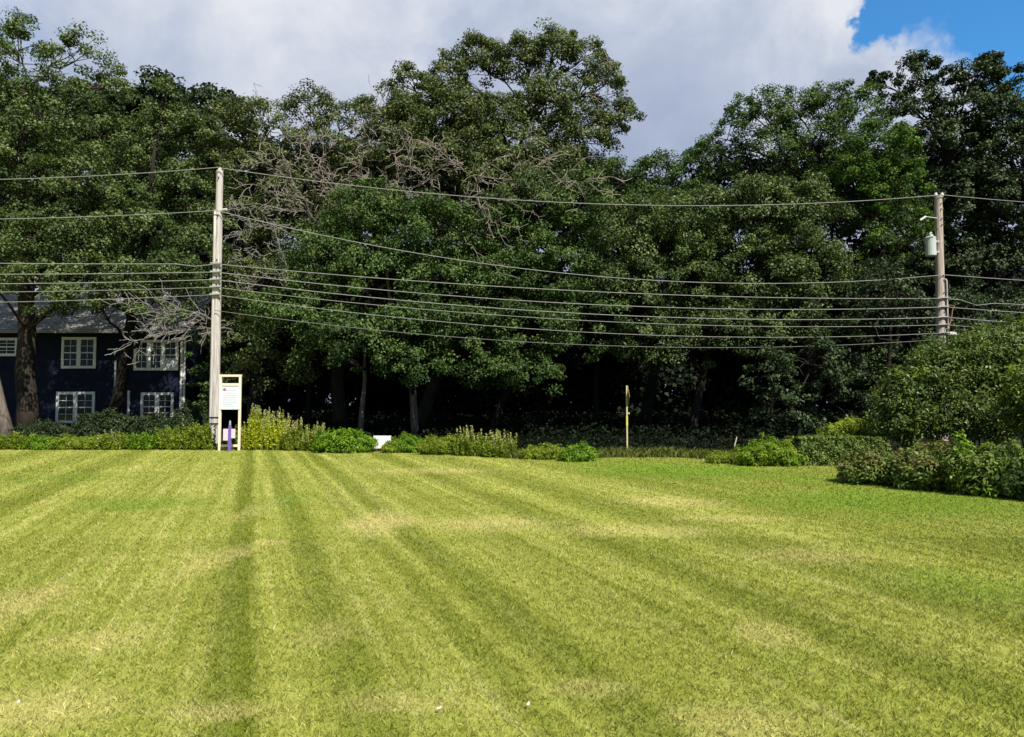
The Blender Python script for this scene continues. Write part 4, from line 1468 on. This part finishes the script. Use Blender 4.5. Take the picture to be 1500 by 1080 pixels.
# front row of low bushes
for i, (px, py, w, h, mt, ac, af, lab) in enumerate([(1300, 712, 100, 52, HEDGE, BROWNY, .35, 'low bush with browning heads in front of the hedge end'), (1392, 721, 115, 72, HEDGE, BROWNY, .5, 'browning rounded bush in the middle of the low front row'), (1472, 729, 110, 80, HEDGE, LUSH, .18, 'fresh green bush in the low front row below the tall shrub'), (1560, 738, 110, 70, MAPLE, SHRUB, .3, 'dark bush at the right frame edge ending the low front row')]):
    x, d = px_c(px, py)
    k = d / F
    bush('low_bush', lab, 'bush', (x, d + .55), dome(w * k * 1.02, h * k, 1.3), mt, 310 + i, 'low bushes bordering the lawn', L=.095, W=.042, dens=1250, cr=(.07, .2), accent=ac, accent_frac=af, accent_name='browning_leaves' if i < 2 else 'mixed_leaves', accent_top=i < 2, stem_n=20)


# ------------------------------------------------------------------ sky, sun, camera
SUN_AZ, SUN_EL = math.radians(180 - 33), math.radians(51)  # measured clockwise from +Y
EXPOSURE = 0.55
w = bpy.data.worlds.new('World')
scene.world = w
w.use_nodes = True
nt = w.node_tree
bg = nt.nodes['Background']
sky = nd(nt, 'ShaderNodeTexSky', sky_type='NISHITA')
sky.sun_disc = False
sky.sun_elevation = SUN_EL
sky.sun_rotation = SUN_AZ
sky.dust_density = 0.4
sky.ozone_density = 2.0
tc = nd(nt, 'ShaderNodeTexCoord')
D = tc.outputs['Generated']
sx = nd(nt, 'ShaderNodeSeparateXYZ')
nt.links.new(D, sx.inputs[0])
az = math_node(nt, 'MULTIPLY', math_node(nt, 'ARCTAN2', sx.outputs[0], sx.outputs[1]), 180 / math.pi)
el = math_node(nt, 'MULTIPLY', math_node(nt, 'ARCSINE', sx.outputs[2]), 180 / math.pi)
n1 = noise(nt, D, 6.0, 8, 0.6, 0.3)
n2 = noise(nt, D, 2.3, 4, 0.55)
n3 = noise(nt, D, 22.0, 8, 0.6, 0.2)

n4 = noise(nt, D, 17.0, 6, 0.6)
wv = nd(nt, 'ShaderNodeVectorMath', operation='ADD')
wv.inputs[1].default_value = (7.3, 2.1, 5.5)
nt.links.new(D, wv.inputs[0])
n5 = noise(nt, wv.outputs[0], 17.0, 6, 0.6)
azw = math_node(nt, 'ADD', az, math_node(nt, 'MULTIPLY_ADD', n4, 7.0, -3.5))
elw = math_node(nt, 'ADD', el, math_node(nt, 'MULTIPLY_ADD', n5, 6.0, -3.0))


def hole(a0, e0, ra, re):
    a = math_node(nt, 'DIVIDE', math_node(nt, 'SUBTRACT', azw, a0), ra)
    e = math_node(nt, 'DIVIDE', math_node(nt, 'SUBTRACT', elw, e0), re)
    return math_node(nt, 'SQRT', math_node(nt, 'ADD', math_node(nt, 'MULTIPLY', a, a), math_node(nt, 'MULTIPLY', e, e)))


def dir_of(px, py):
    v = at(px, py, 10) - np.array([0, 0, EYE])
    v = v / np.linalg.norm(v)
    return math.degrees(math.atan2(v[0], v[1])), math.degrees(math.asin(v[2]))


dist = None
for (px, py, ra, re) in ((1500, -5, 6.2, 4.2), (1278, 26, 1.1, 2.0), (1350, -45, 4.2, 3.7), (1560, 60, 4.4, 5.0), (-900, -400, 20, 14)):
    a0, e0 = dir_of(px, py)
    h = hole(a0, e0, ra, re)
    dist = h if dist is None else math_node(nt, 'SMOOTH_MIN', dist, h, 0.35)
dd_ = math_node(nt, 'ADD', dist, math_node(nt, 'ADD', math_node(nt, 'MULTIPLY_ADD', n1, 0.5, -0.25), math_node(nt, 'MULTIPLY_ADD', n3, 0.5, -0.25)))
mr = nd(nt, 'ShaderNodeMapRange', interpolation_type='SMOOTHSTEP')
mr.inputs[1].default_value = 0.75
mr.inputs[2].default_value = 1.32
nt.links.new(dd_, mr.inputs[0])
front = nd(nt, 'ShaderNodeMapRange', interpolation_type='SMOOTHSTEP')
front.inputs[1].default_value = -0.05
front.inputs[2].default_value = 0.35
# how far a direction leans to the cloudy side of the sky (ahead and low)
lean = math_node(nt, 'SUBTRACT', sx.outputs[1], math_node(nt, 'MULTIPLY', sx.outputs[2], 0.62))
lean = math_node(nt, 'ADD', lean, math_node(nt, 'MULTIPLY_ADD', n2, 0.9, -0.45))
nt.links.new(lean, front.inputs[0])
cloud = math_node(nt, 'MULTIPLY', mr.outputs[0], front.outputs[0])
cr_ = ramp(nt, [(0.34, (0.345, 0.405, 0.555)), (0.5, (0.455, 0.515, 0.645)), (0.68, (0.72, 0.745, 0.80))])
rim = nd(nt, 'ShaderNodeMapRange', interpolation_type='SMOOTHSTEP')
rim.inputs[1].default_value = 2.6
rim.inputs[2].default_value = 1.1
rim.inputs[4].default_value = 0.14
nt.links.new(dd_, rim.inputs[0])
lum = math_node(nt, 'ADD', math_node(nt, 'MULTIPLY', n2, 0.72), math_node(nt, 'MULTIPLY_ADD', n1, 0.55, -0.16))
lum = math_node(nt, 'ADD', lum, math_node(nt, 'MULTIPLY_ADD', el, 0.011, -0.26))
nt.links.new(math_node(nt, 'ADD', lum, rim.outputs[0]), cr_.inputs[0])
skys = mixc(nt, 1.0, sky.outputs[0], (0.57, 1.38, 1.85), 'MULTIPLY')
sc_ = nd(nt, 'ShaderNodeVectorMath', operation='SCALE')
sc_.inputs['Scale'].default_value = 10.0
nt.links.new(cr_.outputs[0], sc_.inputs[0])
# dim grey added to the unseen sky overhead and behind to neutralise ambient fill
fill_grey = math_node(nt, 'MULTIPLY', math_node(nt, 'SUBTRACT', 1.0, front.outputs[0]), 0.8)
skys = mixc(nt, fill_grey, skys, (1.75, 1.8, 1.9))
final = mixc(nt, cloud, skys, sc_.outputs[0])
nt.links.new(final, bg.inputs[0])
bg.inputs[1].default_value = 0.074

sun = bpy.data.lights.new('sun', 'SUN')
sun.energy = 5.0
sun.angle = math.radians(0.5)
sun.color = (1.0, 0.93, 0.81)
so = bpy.data.objects.new('sun', sun)
col.objects.link(so)
tosun = Vector((math.sin(SUN_AZ) * math.cos(SUN_EL), math.cos(SUN_AZ) * math.cos(SUN_EL), math.sin(SUN_EL)))
so.rotation_euler = tosun.to_track_quat('Z', 'Y').to_euler()
so.location = (20, -20, 40)

cam = bpy.data.cameras.new('camera')
cam.sensor_width = 36
cam.lens = F / 1500 * 36
cam.clip_end = 2000
co = bpy.data.objects.new('camera', cam)
col.objects.link(co)
co.location = (0, 0, EYE)
co.rotation_euler = (math.radians(90) + PITCH, 0, 0)
scene.camera = co

scene.view_settings.view_transform = 'Standard'
scene.view_settings.look = 'None'
scene.view_settings.exposure = EXPOSURE
scene.view_settings.gamma = 1
scene.cycles.max_bounces = 6
scene.cycles.use_denoising = True
